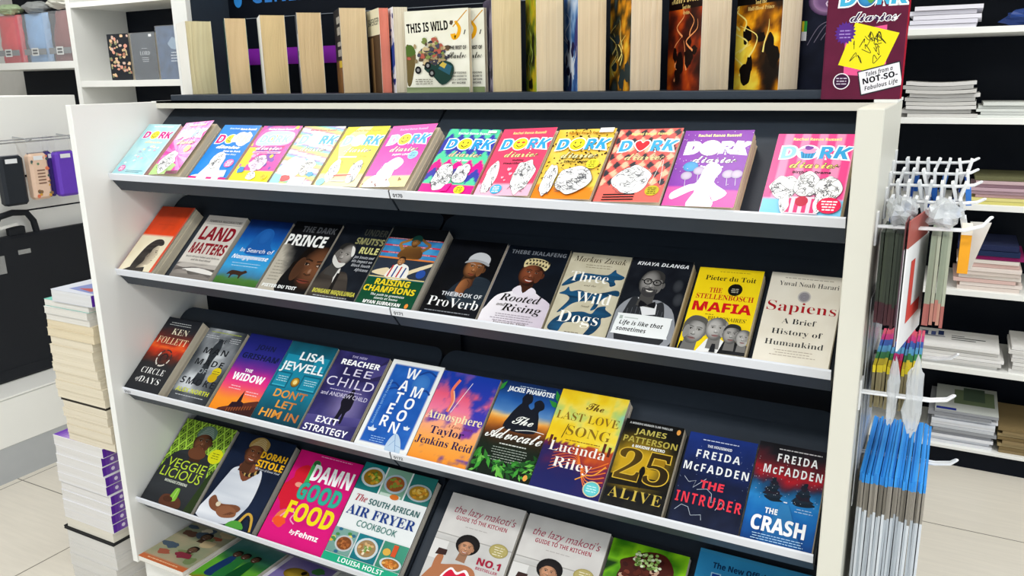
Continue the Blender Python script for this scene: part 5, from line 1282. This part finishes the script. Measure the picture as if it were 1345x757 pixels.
def strip_pack(name, parts, x, yf, yb, lean, label, cat, group, rng, tk=.0026):
    """a flat hanging pack, thin across x; parts = [(part name, z0, z1, colour, material, thickness)]"""
    r = empty(name, (x, yf, parts[0][2]), None, label, cat, group)
    zt = parts[0][2]
    for pn, z0, z1, c, m_, t, *yy in parts:
        ya, yz = yy or (0, yb - yf)
        M = MB()
        n = 5
        vs = []
        for j in range(n + 1):
            z = z0 + (z1 - z0) * j / n - zt
            sx = lean * (-z) + .0006 * math.sin(9 * z + x * 900)
            for (dx, dy) in ((-t / 2, ya), (t / 2, ya), (t / 2, yz), (-t / 2, yz)):
                vs.append((sx + dx, dy, z))
        fs = [(3, 2, 1, 0), tuple(4 * n + k for k in range(4))]
        for j in range(n):
            for k in range(4):
                k2 = (k + 1) % 4
                fs.append((4 * j + k, 4 * j + k2, 4 * j + 4 + k2, 4 * j + 4 + k))
        M.add(vs, fs, c)
        M.build(pn, m_, r)
    return r
rng = random.Random(5)
for i in range(23):
    x = 1.8500 + i * .00427
    c = mix('#1f86dc', '#3fa0ea', rng.uniform(0, .8))
    z = .684 + rng.uniform(-.003, .003)
    dz = rng.uniform(-.008, .008)
    strip_pack('blue_folder', [('blue_header', .668, z, c, M_COLOUR, .0039), ('card_insert', .615 + dz, .668, mix('#6a655c', '#9a948a', rng.random()), M_COLOUR, .0038), ('plastic_sleeve', .36, .615 + dz, mix('#a9b2ba', '#d6dce2', rng.random()), M_COLOUR, .0039)],
               x, .05 + rng.uniform(-.004, .004), .305, -.004 + i * .0003, 'blue-topped plastic folder in the thick bundle hanging at the lower right', 'folder', 'blue-topped folders in the hanging bundle', rng)
BANDS = ['#d8506a', '#c8287c', '#2a5ab0', '#58a4d0', '#2f8a4a', '#e6d028']
for i in range(13):
    x = 1.8535 + i * .0051
    zt = .872 + rng.uniform(-.003, .003)
    ps = [('card_sheets', .80, zt - .012, mix('#6a6248', '#a0946e', rng.random()), M_COLOUR, .0040)]
    for k in range(6):
        ps.append(('coloured_tab', zt - .012, zt, BANDS[k] if not (4 < i < 8 and k > 3) else ['#d81c7c', '#e0302c'][k - 4], M_COLOUR, .0044, .036 * (5 - k), .036 * (6 - k)))
    strip_pack('divider_pack', ps, x, .052 + rng.uniform(-.004, .004), .268, 0, 'rainbow-edged file divider pack hanging above the blue folders', 'divider pack', 'rainbow-edged divider packs', rng)
for i in range(20):
    x = 1.8475 + i * .0048
    if 1.879 < x < 1.911: continue
    dk = i < 7
    z0 = .95 + rng.uniform(-.005, .006) - (0.012 if dk else 0)
    strip_pack('card_pack', [('card_sheets', z0 + .034, 1.086, mix('#2f3832', '#56604e', rng.random()) if dk else mix('#8f9a86', '#c2c6b0', rng.random()), M_COLOUR, .0045), ('printed_foot', z0, z0 + .034, mix('#4a2a34', '#6a3a40', rng.random()) if dk else mix('#a8605a', '#c49a84', rng.random()), M_COLOUR, .0045)],
               x, .045 + rng.uniform(-.004, .004), .150, 0, ('dark grey-green pack with maroon foot hanging nearest the panel' if dk else 'pale grey-green card pack with pinkish foot hanging on the front hook'), 'card pack', 'dark card packs beside the panel' if dk else 'pale card packs on the front hook', rng)
def plate_pack(x0, y0, x1, y1, z0, z1, dark, label):
    d = Vector((x1 - x0, y1 - y0, 0)); w = d.length; d.normalize()
    n = Vector((d.y, -d.x, 0))
    r = empty('plate_pack', (x0, y0, z0), None, label, 'learner plate', None)
    o = Vector((0, 0, 0))
    def P(a, b, c): return d * a + n * c + Vector((0, 0, b))
    def bx(name, a0, a1, b0, b1, c0, c1, col, m_):
        M = MB(); vs = [P(a, b, c) for c in (c0, c1) for a, b in ((a0, b0), (a1, b0), (a1, b1), (a0, b1))]
        M.add(vs, ((0, 3, 2, 1), (4, 5, 6, 7), (0, 1, 5, 4), (1, 2, 6, 5), (2, 3, 7, 6), (3, 0, 4, 7)), col); return M.build(name, m_, r)
    h = z1 - z0
    bx('plate_card', 0, w, 0, h, -.001, .001, '#efeff0' if not dark else '#5a4450', M_COLOUR)
    bx('header_card', 0, w * .92, h, h + .04, -.0008, .0008, '#a8524a' if not dark else '#6a3a3c', M_COLOUR)
    if not dark:
        M = MB()
        pts = [(.22, .22), (.82, .22), (.82, .36), (.40, .36), (.40, .84), (.22, .84)]
        for (a0, b0, a1, b1) in ((.22, .22, .82, .36), (.22, .36, .40, .84)):
            M.add([P(a * w, b * h, .0014) for a, b in ((a0, b0), (a1, b0), (a1, b1), (a0, b1))], ((0, 1, 2, 3),), '#d8463c')
        M.build('letter', M_COLOUR, r)
    else:
        bx('white_edge', 0, w * .06, 0, h, .001, .0016, '#e6e2e4', M_COLOUR)
plate_pack(1.8855, -.035, 1.9075, .125, .925, 1.078, False, 'white learner plate pack with a red letter L hanging from the front hook')
plate_pack(1.8805, -.03, 1.884, .125, .93, 1.075, True, 'dark learner plate pack with white edge just left of the white L plate')

def crumple(name, cx, cy, cz, sx, sy, sz, m_, label, cat, group, seed, amp=.35, col='#e4e8ea'):
    M = MB(); n, mm = 16, 10
    vs = []
    for j in range(mm + 1):
        for i in range(n):
            a, b = 2 * math.pi * i / n, math.pi * j / mm
            p = Vector((math.cos(a) * math.sin(b), math.sin(a) * math.sin(b), math.cos(b)))
            q = 1 + amp * noise.fractal(p * 2.0 + Vector((seed * 3.1, seed, 0)), 1.0, 2.1, 2)
            vs.append((sx * p.x * q, sy * p.y * q, sz * p.z * q))
    fs = [(j * n + i, (j + 1) * n + i, (j + 1) * n + (i + 1) % n, j * n + (i + 1) % n) for j in range(mm) for i in range(n)]
    M.add(vs, fs, col)
    o = M.build(name, m_); o.location = (cx, cy, cz)
    return tag(o, label, cat, group)
crumple('clear_plastic_bag', 1.869, .07, 1.116, .022, .05, .022, M_MILKY, 'crumpled clear bag top above the dark card packs', 'plastic bag', 'crumpled bag tops over the card packs', 1, .5)
crumple('clear_plastic_bag', 1.926, .07, 1.116, .024, .05, .019, M_MILKY, 'crumpled clear bag top above the pale card packs', 'plastic bag', 'crumpled bag tops over the card packs', 2, .5)
crumple('white_plastic_tag', 1.884, .036, .836, .0085, .012, .055, M_MILKY, 'thin crumpled white plastic header standing above the blue folders, left one', 'plastic header', 'white plastic headers above the folders', 3, .35, '#dfe0e0')
crumple('white_plastic_tag', 1.914, .034, .832, .013, .012, .060, M_MILKY, 'wider crumpled white plastic header standing above the blue folders, right one', 'plastic header', 'white plastic headers above the folders', 4, .35, '#dfe0e0')
for i in range(3):
    strip_pack('plastic_sleeve', [('sleeve_sheet', .62 + .05 * i, .98 - .03 * i, '#b9b4b4', M_MILKY, .0012)], PX + .003 + i * .0022, .05 + .04 * i, .30, 0, 'clear plastic sleeve hanging flat against the right panel', 'plastic sleeve', 'clear sleeves flat against the right panel', rng)
M = MB(); M.box(-.007, .007, 0, .05, -.062, .0, '#f4a81c'); M.box(-.0072, .0072, -.0004, .0504, -.004, .006, '#f0e8d8')
o = M.build('pencil_pack', M_COLOUR); o.location = (1.9585, .055, 1.092); tag(o, 'orange-yellow slim pack hanging at the outer end of the front hook', 'pencil pack')
M = MB(); M.prism([(0, 0), (.014, 0), (.034, .075), (.006, .075)], lambda p, q, t: (p, t, q), 0, .0016, '#dfdedb')
o = M.build('white_card', M_COLOUR); o.location = (1.957, .125, 1.022); tag(o, 'slanted white card hanging behind the orange-yellow pack', 'card')
for i in range(28):
    k = i % 4
    x = 1.849 + (i // 4) * .0165 + k * .003
    y = (.17, .225, .28, .33)[k]; z = (1.118, 1.138, 1.152, 1.166)[k]
    r = empty('hanging_packet', (x, y, z), None, 'small white-tagged stationery packet on the upper row of hooks', 'packet', 'white-tagged packets on the upper hooks')
    ry = Matrix.Rotation(rng.uniform(-.3, .3), 4, 'Y')
    M = MB(); M.box(-.0022, .0022, -.022, .022, -.022, .007, rng.choice(['#f2f3f4', '#e6e8ea', '#dcdfe2']), M=ry); M.build('header_tag', M_COLOUR, r)
    M = MB(); M.box(-.0042, .0042, -.02, .02, -.050, -.022, ['#2a6fd0', '#eef0f2', '#1d4fa8', '#f4f4f2', '#3a84e0', '#2a2c34', '#e9ecef'][(i * 5) % 7], M=ry); M.build('packet_body', M_COLOUR, r)

# ================================================================== wall shelving behind, on the right and on the left
def wall_shelving(x0, x1, dividers, shelves, label, kick=True):
    u = empty('wall_shelving_unit', ((x0 + x1) / 2, 2.0, FZ), None, label, 'shelving')
    off = Vector(u.location)
    def part(mb, name, mats):
        o = mb.build(name, mats, u); o.location = -off; return o
    part(MB().box(x0, x1, 2.36, 2.375, FZ, 2.3), 'back_panel', M_BLACKB)
    for d in dividers:
        part(MB().rbox(d, d + .04, 1.978, 2.36, FZ + .001, 2.3, .0012), 'upright_panel', M_WHITE)
    for (a, b, z, t) in shelves:
        part(MB().rbox(a, b, 1.98, 2.358, z - t, z, .001), 'shelf_board', M_WHITE)
    if kick: part(MB().box(x0, x1, 2.0, 2.03, FZ, -.068), 'kickboard', M_BLACKB)
RS = [1.464, 1.163, .865, .553, .260, -.055]
wall_shelving(1.25, 3.1, (1.25, 3.06), [(1.291, 3.059, z, .021 if z > 0 else .012) for z in RS + [1.764]], 'white shelving with black back behind the display, holding paper pads at the right')
wall_shelving(-4.0, -1.3, (-2.86, -1.34), [(-4.0, -2.861, 1.468, .043), (-2.819, -1.341, 1.347, .037), (-2.819, -1.341, 1.80, .03), (-4.0, -2.861, 1.05, .04), (-2.819, -1.341, .95, .04)], 'white shelving with black back behind the display at the far left')

def pads(name, n, x0, x1, y0, d, z, t, cols, label, cat, group, sag=0., seed=0, top=None):
    rg = random.Random(seed)
    for i in range(n):
        M = MB()
        c = cols[i % len(cols)]
        w = x1 - x0; nn = 6
        vs = []
        for j in range(nn + 1):
            q = j / nn
            dz = sag * (i + 1) / n * math.sin(math.pi * q) * -1 + sag * (i + 1) / n
            for (yy, zz) in ((0, 0), (d, 0), (d, t * .9), (0, t * .9)):
                vs.append((w * q, yy, zz + (dz if i else dz)))
        fs = [(0, 1, 2, 3), tuple(4 * nn + k for k in (3, 2, 1, 0))]
        for j in range(nn):
            for k in range(4):
                k2 = (k + 1) % 4
                fs.append((4 * j + k2, 4 * j + k, 4 * j + 4 + k, 4 * j + 4 + k2))
        M.add(vs, fs, c)
        if top and i == n - 1:
            for ti, (a0, b0, a1, b1, cc) in enumerate(top):
                zz = t * .9 + .0004 + .0003 * ti
                M.add([(a0 * w, b0 * d, zz), (a1 * w, b0 * d, zz), (a1 * w, b1 * d, zz), (a0 * w, b1 * d, zz)], ((0, 1, 2, 3),), cc)
        o = M.build(name, M_STACKP)
        o.location = (x0 + rg.uniform(-.012, .012), y0 + rg.uniform(0, .012), z + i * t)
        o.rotation_euler.z = rg.uniform(-.02, .02)
        pos = 'topmost' if i == n - 1 else None
        tag(o, label if not (pos and top) else label + ', topmost', cat, group)
YS = 1.995
pads('paper_ream', 5, 1.75, 1.958, YS, .29, 1.4642, .0152, ['#e4e2ea', '#dcdae4'], 'white ream in the stack on the top shelf behind the maroon book', 'paper ream', 'reams behind the maroon book', seed=1)
pads('exercise_pad', 9, 1.755, 1.975, YS, .28, 1.1632, .0133, ['#cfcdc8', '#b5b4b0', '#d8d6d2'], 'grey-white pad in the sagging stack right of the maroon book', 'paper pad', 'sagging pads on the second wall shelf', sag=.006, seed=2)
pads('writing_pad', 5, 1.992, 2.20, YS, .28, 1.1632, .0102, ['#d9dcd6', '#c6c9c4'], 'pad in the low neat stack at the right frame edge', 'paper pad', 'low stack on the second wall shelf', seed=3)
pads('coloured_pad', 8, 2.0, 2.21, YS, .27, .8652, .0118, ['#d8cf7a', '#e0d68a', '#c9a6ac', '#b99aa4', '#c2a4ae', '#b898a2', '#cbb0b4', '#6a6a4a'], 'pink or yellow pad in the pastel stack right of the hooks', 'paper pad', 'pastel pads on the third wall shelf', seed=4)
pads('pink_edged_book', 8, 1.985, 2.18, YS, .25, .5532, .0142, ['#e0d2c8', '#e6d9d0', '#d9b9b0', '#e2d8ce'], 'pale pink-edged exercise book in the stack under the pastel pads', 'exercise book', 'pink-edged exercise books', seed=5)
pads('purple_folder', 1, 1.985, 2.18, YS, .25, .6670, .014, ['#8a1c5c'], 'magenta folder lying on the pink-edged exercise books', 'folder', None, seed=6)
pads('navy_folder', 2, 1.985, 2.175, YS, .25, .6812, .02, ['#1c2a4c', '#20284a'], 'navy folder on top of the magenta one', 'folder', 'navy folders on the magenta folder', seed=7)
pads('workbook', 6, 1.885, 2.155, YS, .21, .2602, .0128, ['#e4e2de', '#d6d4d0', '#efedea'], 'white workbook in the landscape stack below the learner plate', 'workbook', 'white workbooks behind the hooks', seed=8,
     top=[(.42, .62, .58, .65, '#3a3b3e'), (.42, .50, .84, .54, '#17181a'), (.42, .38, .72, .41, '#2a2b2e'), (.04, .55, .12, .8, '#3a4a7a'), (.16, .55, .22, .78, '#4a5a90'), (.25, .58, .32, .85, '#2a3a6a'), (.04, .48, .34, .52, '#8d8fa0')])
pads('workbook', 7, 2.185, 2.44, YS, .21, .2602, .0142, ['#e6e4e0', '#d9d7d3'], 'white workbook in the stack cut by the right frame edge', 'workbook', 'white workbooks at the right frame edge', seed=9)
pads('catalogue', 11, 1.955, 2.165, YS, .29, -.0548, .0124, ['#e6e7ea', '#dfe2e8', '#e9eaee', '#8d8f94', '#9a9ca0', '#c9ccd0'], 'grey-white catalogue in the tall stack on the lowest wall shelf', 'catalogue', 'catalogues on the lowest wall shelf', seed=10,
     top=[(0, 0, 1, 1, '#b9bdb8'), (.3, .3, .95, .85, '#6a7a5a'), (.45, .45, .8, .95, '#4a5c4a'), (.02, .02, .34, .1, '#1c2a7a')])
pads('kraft_envelope', 8, 2.19, 2.42, YS, .27, -.0548, .0125, ['#8f7c58', '#7f6c48', '#9a8862'], 'brown kraft envelope bundle at the lower right corner shelf', 'envelope', 'kraft envelopes on the lowest wall shelf', seed=11)
crumple('craft_bag', 2.11, 2.08, 1.492, .085, .07, .030, M_COLOUR, 'dark blue and yellow craft bag lying on the top wall shelf', 'craft bag', None, 8, .4, '#1c3a7a')
crumple('craft_bag', 2.15, 2.10, 1.541, .06, .05, .016, M_COLOUR, 'small yellow-black packet on top of the blue craft bag', 'craft bag', None, 9, .4, '#b9a83a')

# ---- far left shelves: bagged goods and journals
def soft_bag(x0, x1, z0, z1, col, label, seed, narrow=1.):
    r = empty('wrapped_bag', ((x0 + x1) / 2, 2.04, z0), None, label, 'bag', 'wrapped bags on the far left shelf')
    M = MB(); nx, nz_ = 10, 14; vs = []
    w, h = x1 - x0, z1 - z0
    for side in (0, 1):
        for j in range(nz_ + 1):
            for i in range(nx + 1):
                a, b = i / nx, j / nz_
                k = 1 - (1 - narrow) * b ** 1.5
                bul = .035 * math.sin(math.pi * a) ** .6 * (math.sin(math.pi * min(1, b * .9 + .08))) + .010 * noise.noise(Vector((a * 5 + seed, b * 6, side)))
                vs.append(((a - .5) * w * k + (.0 if narrow == 1 else .012 * b), (-bul if side == 0 else bul), h * b))
    N = (nx + 1) * (nz_ + 1); fs = []
    for j in range(nz_):
        for i in range(nx):
            a = j * (nx + 1) + i
            fs.append((a, a + 1, a + nx + 2, a + nx + 1)); fs.append((N + a, N + a + nx + 1, N + a + nx + 2, N + a + 1))
    edge = [i for i in range(nx + 1)] + [j * (nx + 1) + nx for j in range(1, nz_ + 1)] + [nz_ * (nx + 1) + i for i in range(nx - 1, -1, -1)] + [j * (nx + 1) for j in range(nz_ - 1, 0, -1)]
    for a, b in zip(edge, edge[1:] + edge[:1]): fs.append((a, N + a, N + b, b))
    M.add(vs, fs, col, 0, True); M.build('fabric_body', M_COLOUR, r)
    M = MB(); M.box(-w * .46, w * .46, -.042, -.040, h * .15, h * .27, '#7d7f80'); M.box(-w * .14, w * .14, -.0432, -.042, h * .13, h * .29, '#e0e0dc'); M.box(-w * .1, w * .1, -.0438, -.0432, h * .16, h * .2, '#3a3a3a'); M.box(-w * .1, w * .1, -.0438, -.0432, h * .22, h * .26, '#3a3a3a'); M.build('paper_belt', M_COLOUR, r)
    M = MB(); M.box(-w * .5, w * .5, -.050, -.0494, 0, h * .98, '#fff'); M.box(w * .49, w * .5, -.05, .05, 0, h * .98, '#fff'); M.build('clear_wrap', M_CLEAR, r)
soft_bag(-3.66, -3.41, 1.4685, 1.765, '#e0343a', 'red wrapped bag on the far left shelf', 1)
soft_bag(-3.375, -3.13, 1.4685, 1.765, '#8fb4dc', 'light blue wrapped bag on the far left shelf', 2)
soft_bag(-3.12, -2.885, 1.4685, 1.77, '#8a5450', 'brown-maroon wrapped bag beside the white upright', 3, .5)
crumple('plastic_packet', -3.53, 2.05, 1.80, .11, .06, .035, M_COLOUR, 'green-labelled packet lying above the red wrapped bag', 'packet', 'packets above the wrapped bags', 11, .25, '#b4c9a0')
crumple('plastic_packet', -3.25, 2.05, 1.80, .12, .06, .036, M_COLOUR, 'grey plastic packet lying above the light blue wrapped bag', 'packet', 'packets above the wrapped bags', 12, .25, '#9a9d9c')
crumple('plastic_packet', -3.0, 2.05, 1.812, .11, .06, .036, M_COLOUR, 'whitish packet lying above the brown-maroon wrapped bag', 'packet', 'packets above the wrapped bags', 13, .25, '#d6d4c8')
def j_floral():
    A = Art(98).fill('#2c2e33')
    for i in range(60):
        x, y = A.rng.uniform(6, 94), A.rng.uniform(6, 146); c = A.rng.choice(['#e0a08a', '#e8c49a', '#c9b48a', '#d8b8a8', '#8a8f6a', '#b9826a'])
        A.blob(x, y, A.rng.uniform(3, 8), A.rng.uniform(3, 7), c, 8)
    return A
def j_lord(c, full=True):
    def go():
        A = Art(99).bg(lambda u, v: mix(c, '#000', .25 * nz(u, v, .05, 2)))
        if full:
            A.greek(38, 66, 100, 1, 3, '#a9acb0', 2); A.text('LORD', 52, 80, 12, '#b4b7ba', 's', w=42); A.greek(36, 68, 70, 3, 6, '#a9acb0', 2.4); A.rect(74, 138, 86, 146, '#f0f0f0')
        else:
            A.blob(60, 100, 18, 16, '#8fa4b8'); A.greek(44, 84, 74, 4, 8, '#c9d2da', 3)
        return A
    return go
for i, (xb, w, h, t, fn, lb) in enumerate(((-2.36, .19, .262, .03, j_floral, 'dark floral journal leaning on the left wall shelf'), (-2.135, .205, .258, .05, j_lord('#3a424c'), 'wrapped slate journal with small grey lettering between the other two journals'), (-1.90, .22, .288, .06, j_lord('#4a6488', False), 'wrapped blue journal partly hidden behind the white post'))):
    j = upright('journal', xb, w, h, t, fn(), 0, lb, base=1.3475, yn=2.0, group='journals on the left wall shelf', spine='#30363e', back='#30363e', seed=500 + i)
    if i: M = MB(); M.box(-.004, w + .004, 0.002, h + .004, t + .003, t + .0036, '#fff'); M.build('clear_wrap', M_CLEAR, j)

# ================================================================== white gondola at the left with hanging pencil cases and a portfolio case
g = empty('end_gondola', (-1.5, .2, FZ), None, 'white end unit at the left with hanging pencil cases and a black portfolio below', 'shop unit')
def gpart(mb, name, mats):
    o = mb.build(name, mats, g); o.location = (1.5, -.2, -FZ); return o
gpart(MB().rbox(-1.8, -1.312, -1.2, .905, .844, 1.284, .002), 'hanging_panel', M_WHITE)
gpart(MB().box(-1.8, -1.314, -1.2, .900, .838, .844), 'panel_joint', M_BLACKB)
gpart(MB().rbox(-1.8, -1.312, -1.2, .900, .188, .838, .002), 'lower_panel', M_WHITE)
gpart(MB().rbox(-1.8, -1.112, -1.2, .905, -.002, .180, .002), 'plinth', M_WHITE)
gpart(MB().rbox(-1.8, -1.110, -1.2, .905, .1825, .190, .001), 'plinth_top', M_WHITE)
gpart(MB().box(-1.8, -1.117, -1.2, .90, .1799, .1826), 'shadow_gap', M_BLACKB)
gpart(MB().box(-1.8, -1.114, -1.2, .90, FZ, -.002), 'kickboard', M_KICK)
M = MB()
M.tube([(-1.24, .40, 1.122), (-1.24, .86, 1.126)], .003, 8); M.tube([(-1.215, .40, 1.114), (-1.215, .86, 1.117)], .003, 8)
for y in (.45, .62, .80): M.tube([(-1.312, y, 1.13), (-1.24, y, 1.125), (-1.215, y, 1.116), (-1.195, y, 1.124)], .003, 8)
gpart(M, 'wire_rail', M_WIRE)
gpart(MB().box(-1.3118, -1.309, .60, .67, .972, .981), 'price_slot', M_BLACKB)

def pencil_case(y0, y1, z0, z1, x, col, label, art=None):
    r = empty('pencil_case', (x, (y0 + y1) / 2, z0), None, label, 'pencil case', 'pencil cases hanging at the left')
    w, h, d = y1 - y0, z1 - z0, .045
    M = MB(); M.rbox(-d, 0, -w / 2, w / 2, 0, h, .010, col)
    if art: art(M, w, h)
    M.build('case_body', M_COLOUR, r)
    M = MB(); M.tube([(-.022, -w / 2 + .006, h + .001), (-.022, w / 2 - .006, h + .001)], .003, 6, '#8d8d92'); M.build('zip', M_COLOUR, r)
    M = MB(); M.box(.0004, .0010, -w * .3, w * .2, h * .86, h * .95, '#eceef0'); M.build('price_label', M_COLOUR, r)
    M = MB(); M.box(-.018, -.014, -w * .36, w * .36, h + .002, h + .062, '#fff'); M.build('hang_tab', M_CLEAR, r)
def art_floral(M, w, h):
    rg = random.Random(3)
    for i in range(34):
        y, z, q = rg.uniform(-.44, .44) * w, rg.uniform(.04, .96) * h, rg.uniform(.003, .008)
        if abs(z - h * .5) < h * .2 and abs(y) < w * .3: continue
        M.add([(.0003 + i * .00001, y + q * math.cos(t), z + q * math.sin(t)) for t in [k * math.pi / 4 for k in range(8)]], (tuple(range(8)),), rg.choice(['#d8a03a', '#6a8a6a', '#e07a5a', '#8a6a4a', '#f2c0a8', '#4a5a5a']))
    for k in range(5):
        M.add([(.0008, yy * w, zz * h) for yy, zz in ((-.2, .34 + k * .07), (.22, .34 + k * .07), (.22, .37 + k * .07), (-.2, .37 + k * .07))], ((0, 1, 2, 3),), '#8a6a58')
pencil_case(.492, .583, .880, 1.066, -1.20, '#1a2028', 'black pencil case hanging at the left frame edge')
pencil_case(.608, .682, .890, 1.068, -1.205, '#eac9b0', 'peach floral pencil case hanging between the black and the purple ones', art_floral)
pencil_case(.688, .716, .893, 1.070, -1.222, '#3a2a78', 'dark violet pencil case seen edge-on, tucked beside the bright purple one')
pencil_case(.706, .790, .891, 1.068, -1.19, '#6a3fc0', 'bright purple pencil case hanging nearest the display panel')
r = empty('brush_pack', (-1.22, .825, .90), None, 'pack of brown-handled brushes hanging beside the purple pencil case', 'brush pack')
for i in range(4):
    M = MB(); M.tube([(0, -.020 + i * .012, .075), (0, -.020 + i * .012, .165), (0, -.020 + i * .012, .180)], [.0035, .0045, .001], 6, ['#6a3a24', '#a8643a', '#3a2a24', '#8a5a3a'][i]); M.tube([(0, -.018 + i * .010, .075), (.002, -.006 + i * .010, -.02)], .0022, 6, '#2a2c30'); M.build('brush', M_COLOUR, r)
M = MB(); M.box(-.006, -.004, -.028, .028, .03, .22, '#fff'); M.build('clear_sleeve', M_CLEAR, r)

c = empty('portfolio_case', (-1.28, .5, .190), None, 'large black portfolio case with an arched carry handle standing on the white plinth', 'portfolio case')
M = MB(); M.rbox(-.02, .022, -.55, .42, .0005, .568, .010); M.build('case_body', M_BLACKF, c)
M = MB(); M.tube([(.001, -.03, .56), (.001, -.028, .61), (.001, -.005, .645), (.001, .05, .655), (.001, .105, .648), (.001, .128, .612), (.001, .135, .56)], .0125, 10); M.build('carry_handle', M_BLACKF, c)
M = MB(); M.rbox(-.012, .014, .02, .085, .566, .60, .004); M.build('handle_grip_base', M_BLACKF, c)
M = MB(); M.box(.0145, .016, .0, .13, .595, .606, '#d8d8d4', M=Matrix.Rotation(.12, 4, 'X')); M.build('white_tie', M_COLOUR, c)
M = MB(); M.box(.0222, .0235, .035, .085, .492, .510, '#3a4048'); M.box(.0222, .024, -.05, -.02, .43, .50, '#8d9298'); M.build('metal_clasp', M_WIRE, c)
M = MB(); M.tube([(.0222, -.54, .05), (.0222, .41, .05)], .0018, 6); M.build('seam', M_BLACKF, c)

# ================================================================== tall pile of books on the floor beside the left panel
def pile_book(z, t, x0, x1, d, page, cover, label, group, y=0., rot=0., mark=None):
    r = empty('stacked_book', (x0, y, z), None, label, 'book', group)
    r.rotation_euler.z = rot
    w = x1 - x0
    M = MB(); rg = random.Random(int(z * 1000) + 7)
    for i in range(4):
        a = .0009 + (t - .0018) * i / 4; b = .0009 + (t - .0018) * (i + 1) / 4
        e = rg.uniform(0, .0012)
        M.box(.0006, w - e, .0004 + e, d, a, b - .0001, mix(page, '#9a8a68', rg.uniform(0, .08)))
    M.build('page_block', M_STACKP, r)
    M = MB(); M.box(0, w, 0, d, 0, .0009, cover); M.box(0, w, 0, d, t - .0009, t - .0001, cover)
    if mark:
        n = 10
        for i in range(n):
            q0, q1 = i / n, (i + 1) / n
            cc = mix('#5a2a9a', '#f0eef2', q0)
            M.add([(w + .0003, d * q0 * .75, .002), (w + .0003, d * q1 * .75, .002), (w + .0003, d * q1 * .75, t - .002), (w + .0003, d * q0 * .75, t - .002)], ((0, 1, 2, 3),), cc)
        M.add([(w + .0005, d * .22 + .006 * math.cos(k * math.pi / 4), t / 2 + .006 * math.sin(k * math.pi / 4)) for k in range(8)], (tuple(range(8)),), '#e6dcf0')
    if mark == 2:
        for i in range(8):
            q0, q1 = i / 8 * .5, (i + 1) / 8 * .5
            M.add([(w * q0, .002, t), (w * q1, .002, t), (w * q1, d * .9, t), (w * q0, d * .9, t)], ((0, 1, 2, 3),), mix('#6a3aa8', '#efedf0', q0 * 2))
    if mark == 3:
        M.add([(w * .25, d * .2, t), (w, d * .1, t), (w, d, t), (w * .35, d, t)], ((0, 1, 2, 3),), '#7a86b8'); M.add([(w * .4, d * .3, t + .0003), (w * .8, d * .2, t + .0003), (w * .8, d * .5, t + .0003)], ((0, 1, 2),), '#b0504a')
    M.build('cover', M_SATIN, r)
z = FZ + .0002
GP = 'pile of books on the floor beside the left panel'
rg = random.Random(12)
def put(t, x0, x1, page, cover, label, d=.15, mark=None, jit=.004, gp=GP):
    global z
    pile_book(z, t, x0 + rg.uniform(-jit, jit), x1 + rg.uniform(-jit, jit), d, page, cover, label, gp, y=rg.uniform(-.002, .004), mark=mark)
    z += t
for i in range(4): put(.0405, -.322, -.104, '#dcdad6', '#d4d2ce', 'greyish white thick book at the bottom of the floor pile, below the black cover', .15, gp='grey-white books at the foot of the floor pile')
put(.010, -.326, -.100, '#2a2a2c', '#17181a', 'thin black-covered book between the grey-white and purple-marked books of the pile', .15)
put(.034, -.318, -.098, '#e2ddd0', '#d8d3c6', 'cream book lying on the thin black one in the floor pile', .15)
for i in range(9): put(.0297, -.310, -.092 + .010 * (i == 8) - (i > 6) * .004, '#e2e0de', '#e9e8ea', 'white book with a purple corner mark in the middle of the floor pile' if i < 8 else 'uppermost purple-marked book, its purple cover corner showing', .15, 2 if i == 8 else 1, .006, gp='purple-marked books in the floor pile')
for i in range(5): put(.0246, -.232 - .004 * (i % 2), -.034 - .010 * i / 4, '#e3d9c4', '#dcd2bc', 'cream paperback just above the purple-marked books in the floor pile', .125, gp='cream paperbacks low in the floor pile')
put(.0065, -.236, -.045, '#3a3630', '#2a2622', 'thin dark book showing as a black line in the cream part of the pile', .125)
for i in range(7): put(.0262, -.250, -.040 - .024 * min(1, i / 5), '#e6dcc6', '#e0d6c0', 'cream paperback in the long cream run of the floor pile', .125, gp='cream paperbacks in the long run of the floor pile')
for i in range(2): put(.0235, -.248, -.052, '#e4d6b8', '#dfd2b6', 'yellowish paperback near the top of the floor pile', .125, gp='yellowish paperbacks near the top of the floor pile')
for i in range(3): put(.0195, -.244, -.058, '#e4e1da', ['#dcd9d0', '#d9d9d6', '#6fbfae'][i], 'white paperback near the top of the floor pile' if i < 2 else 'teal-covered white paperback, second from the top of the pile', .125, gp='white paperbacks near the top of the floor pile')
put(.034, -.205, -.030, '#dfe0e2', '#c9cdd6', 'topmost book of the floor pile with a blue and red picture cover', .125, 3)

# end of scene; most of the ceiling lights are unseen added fill
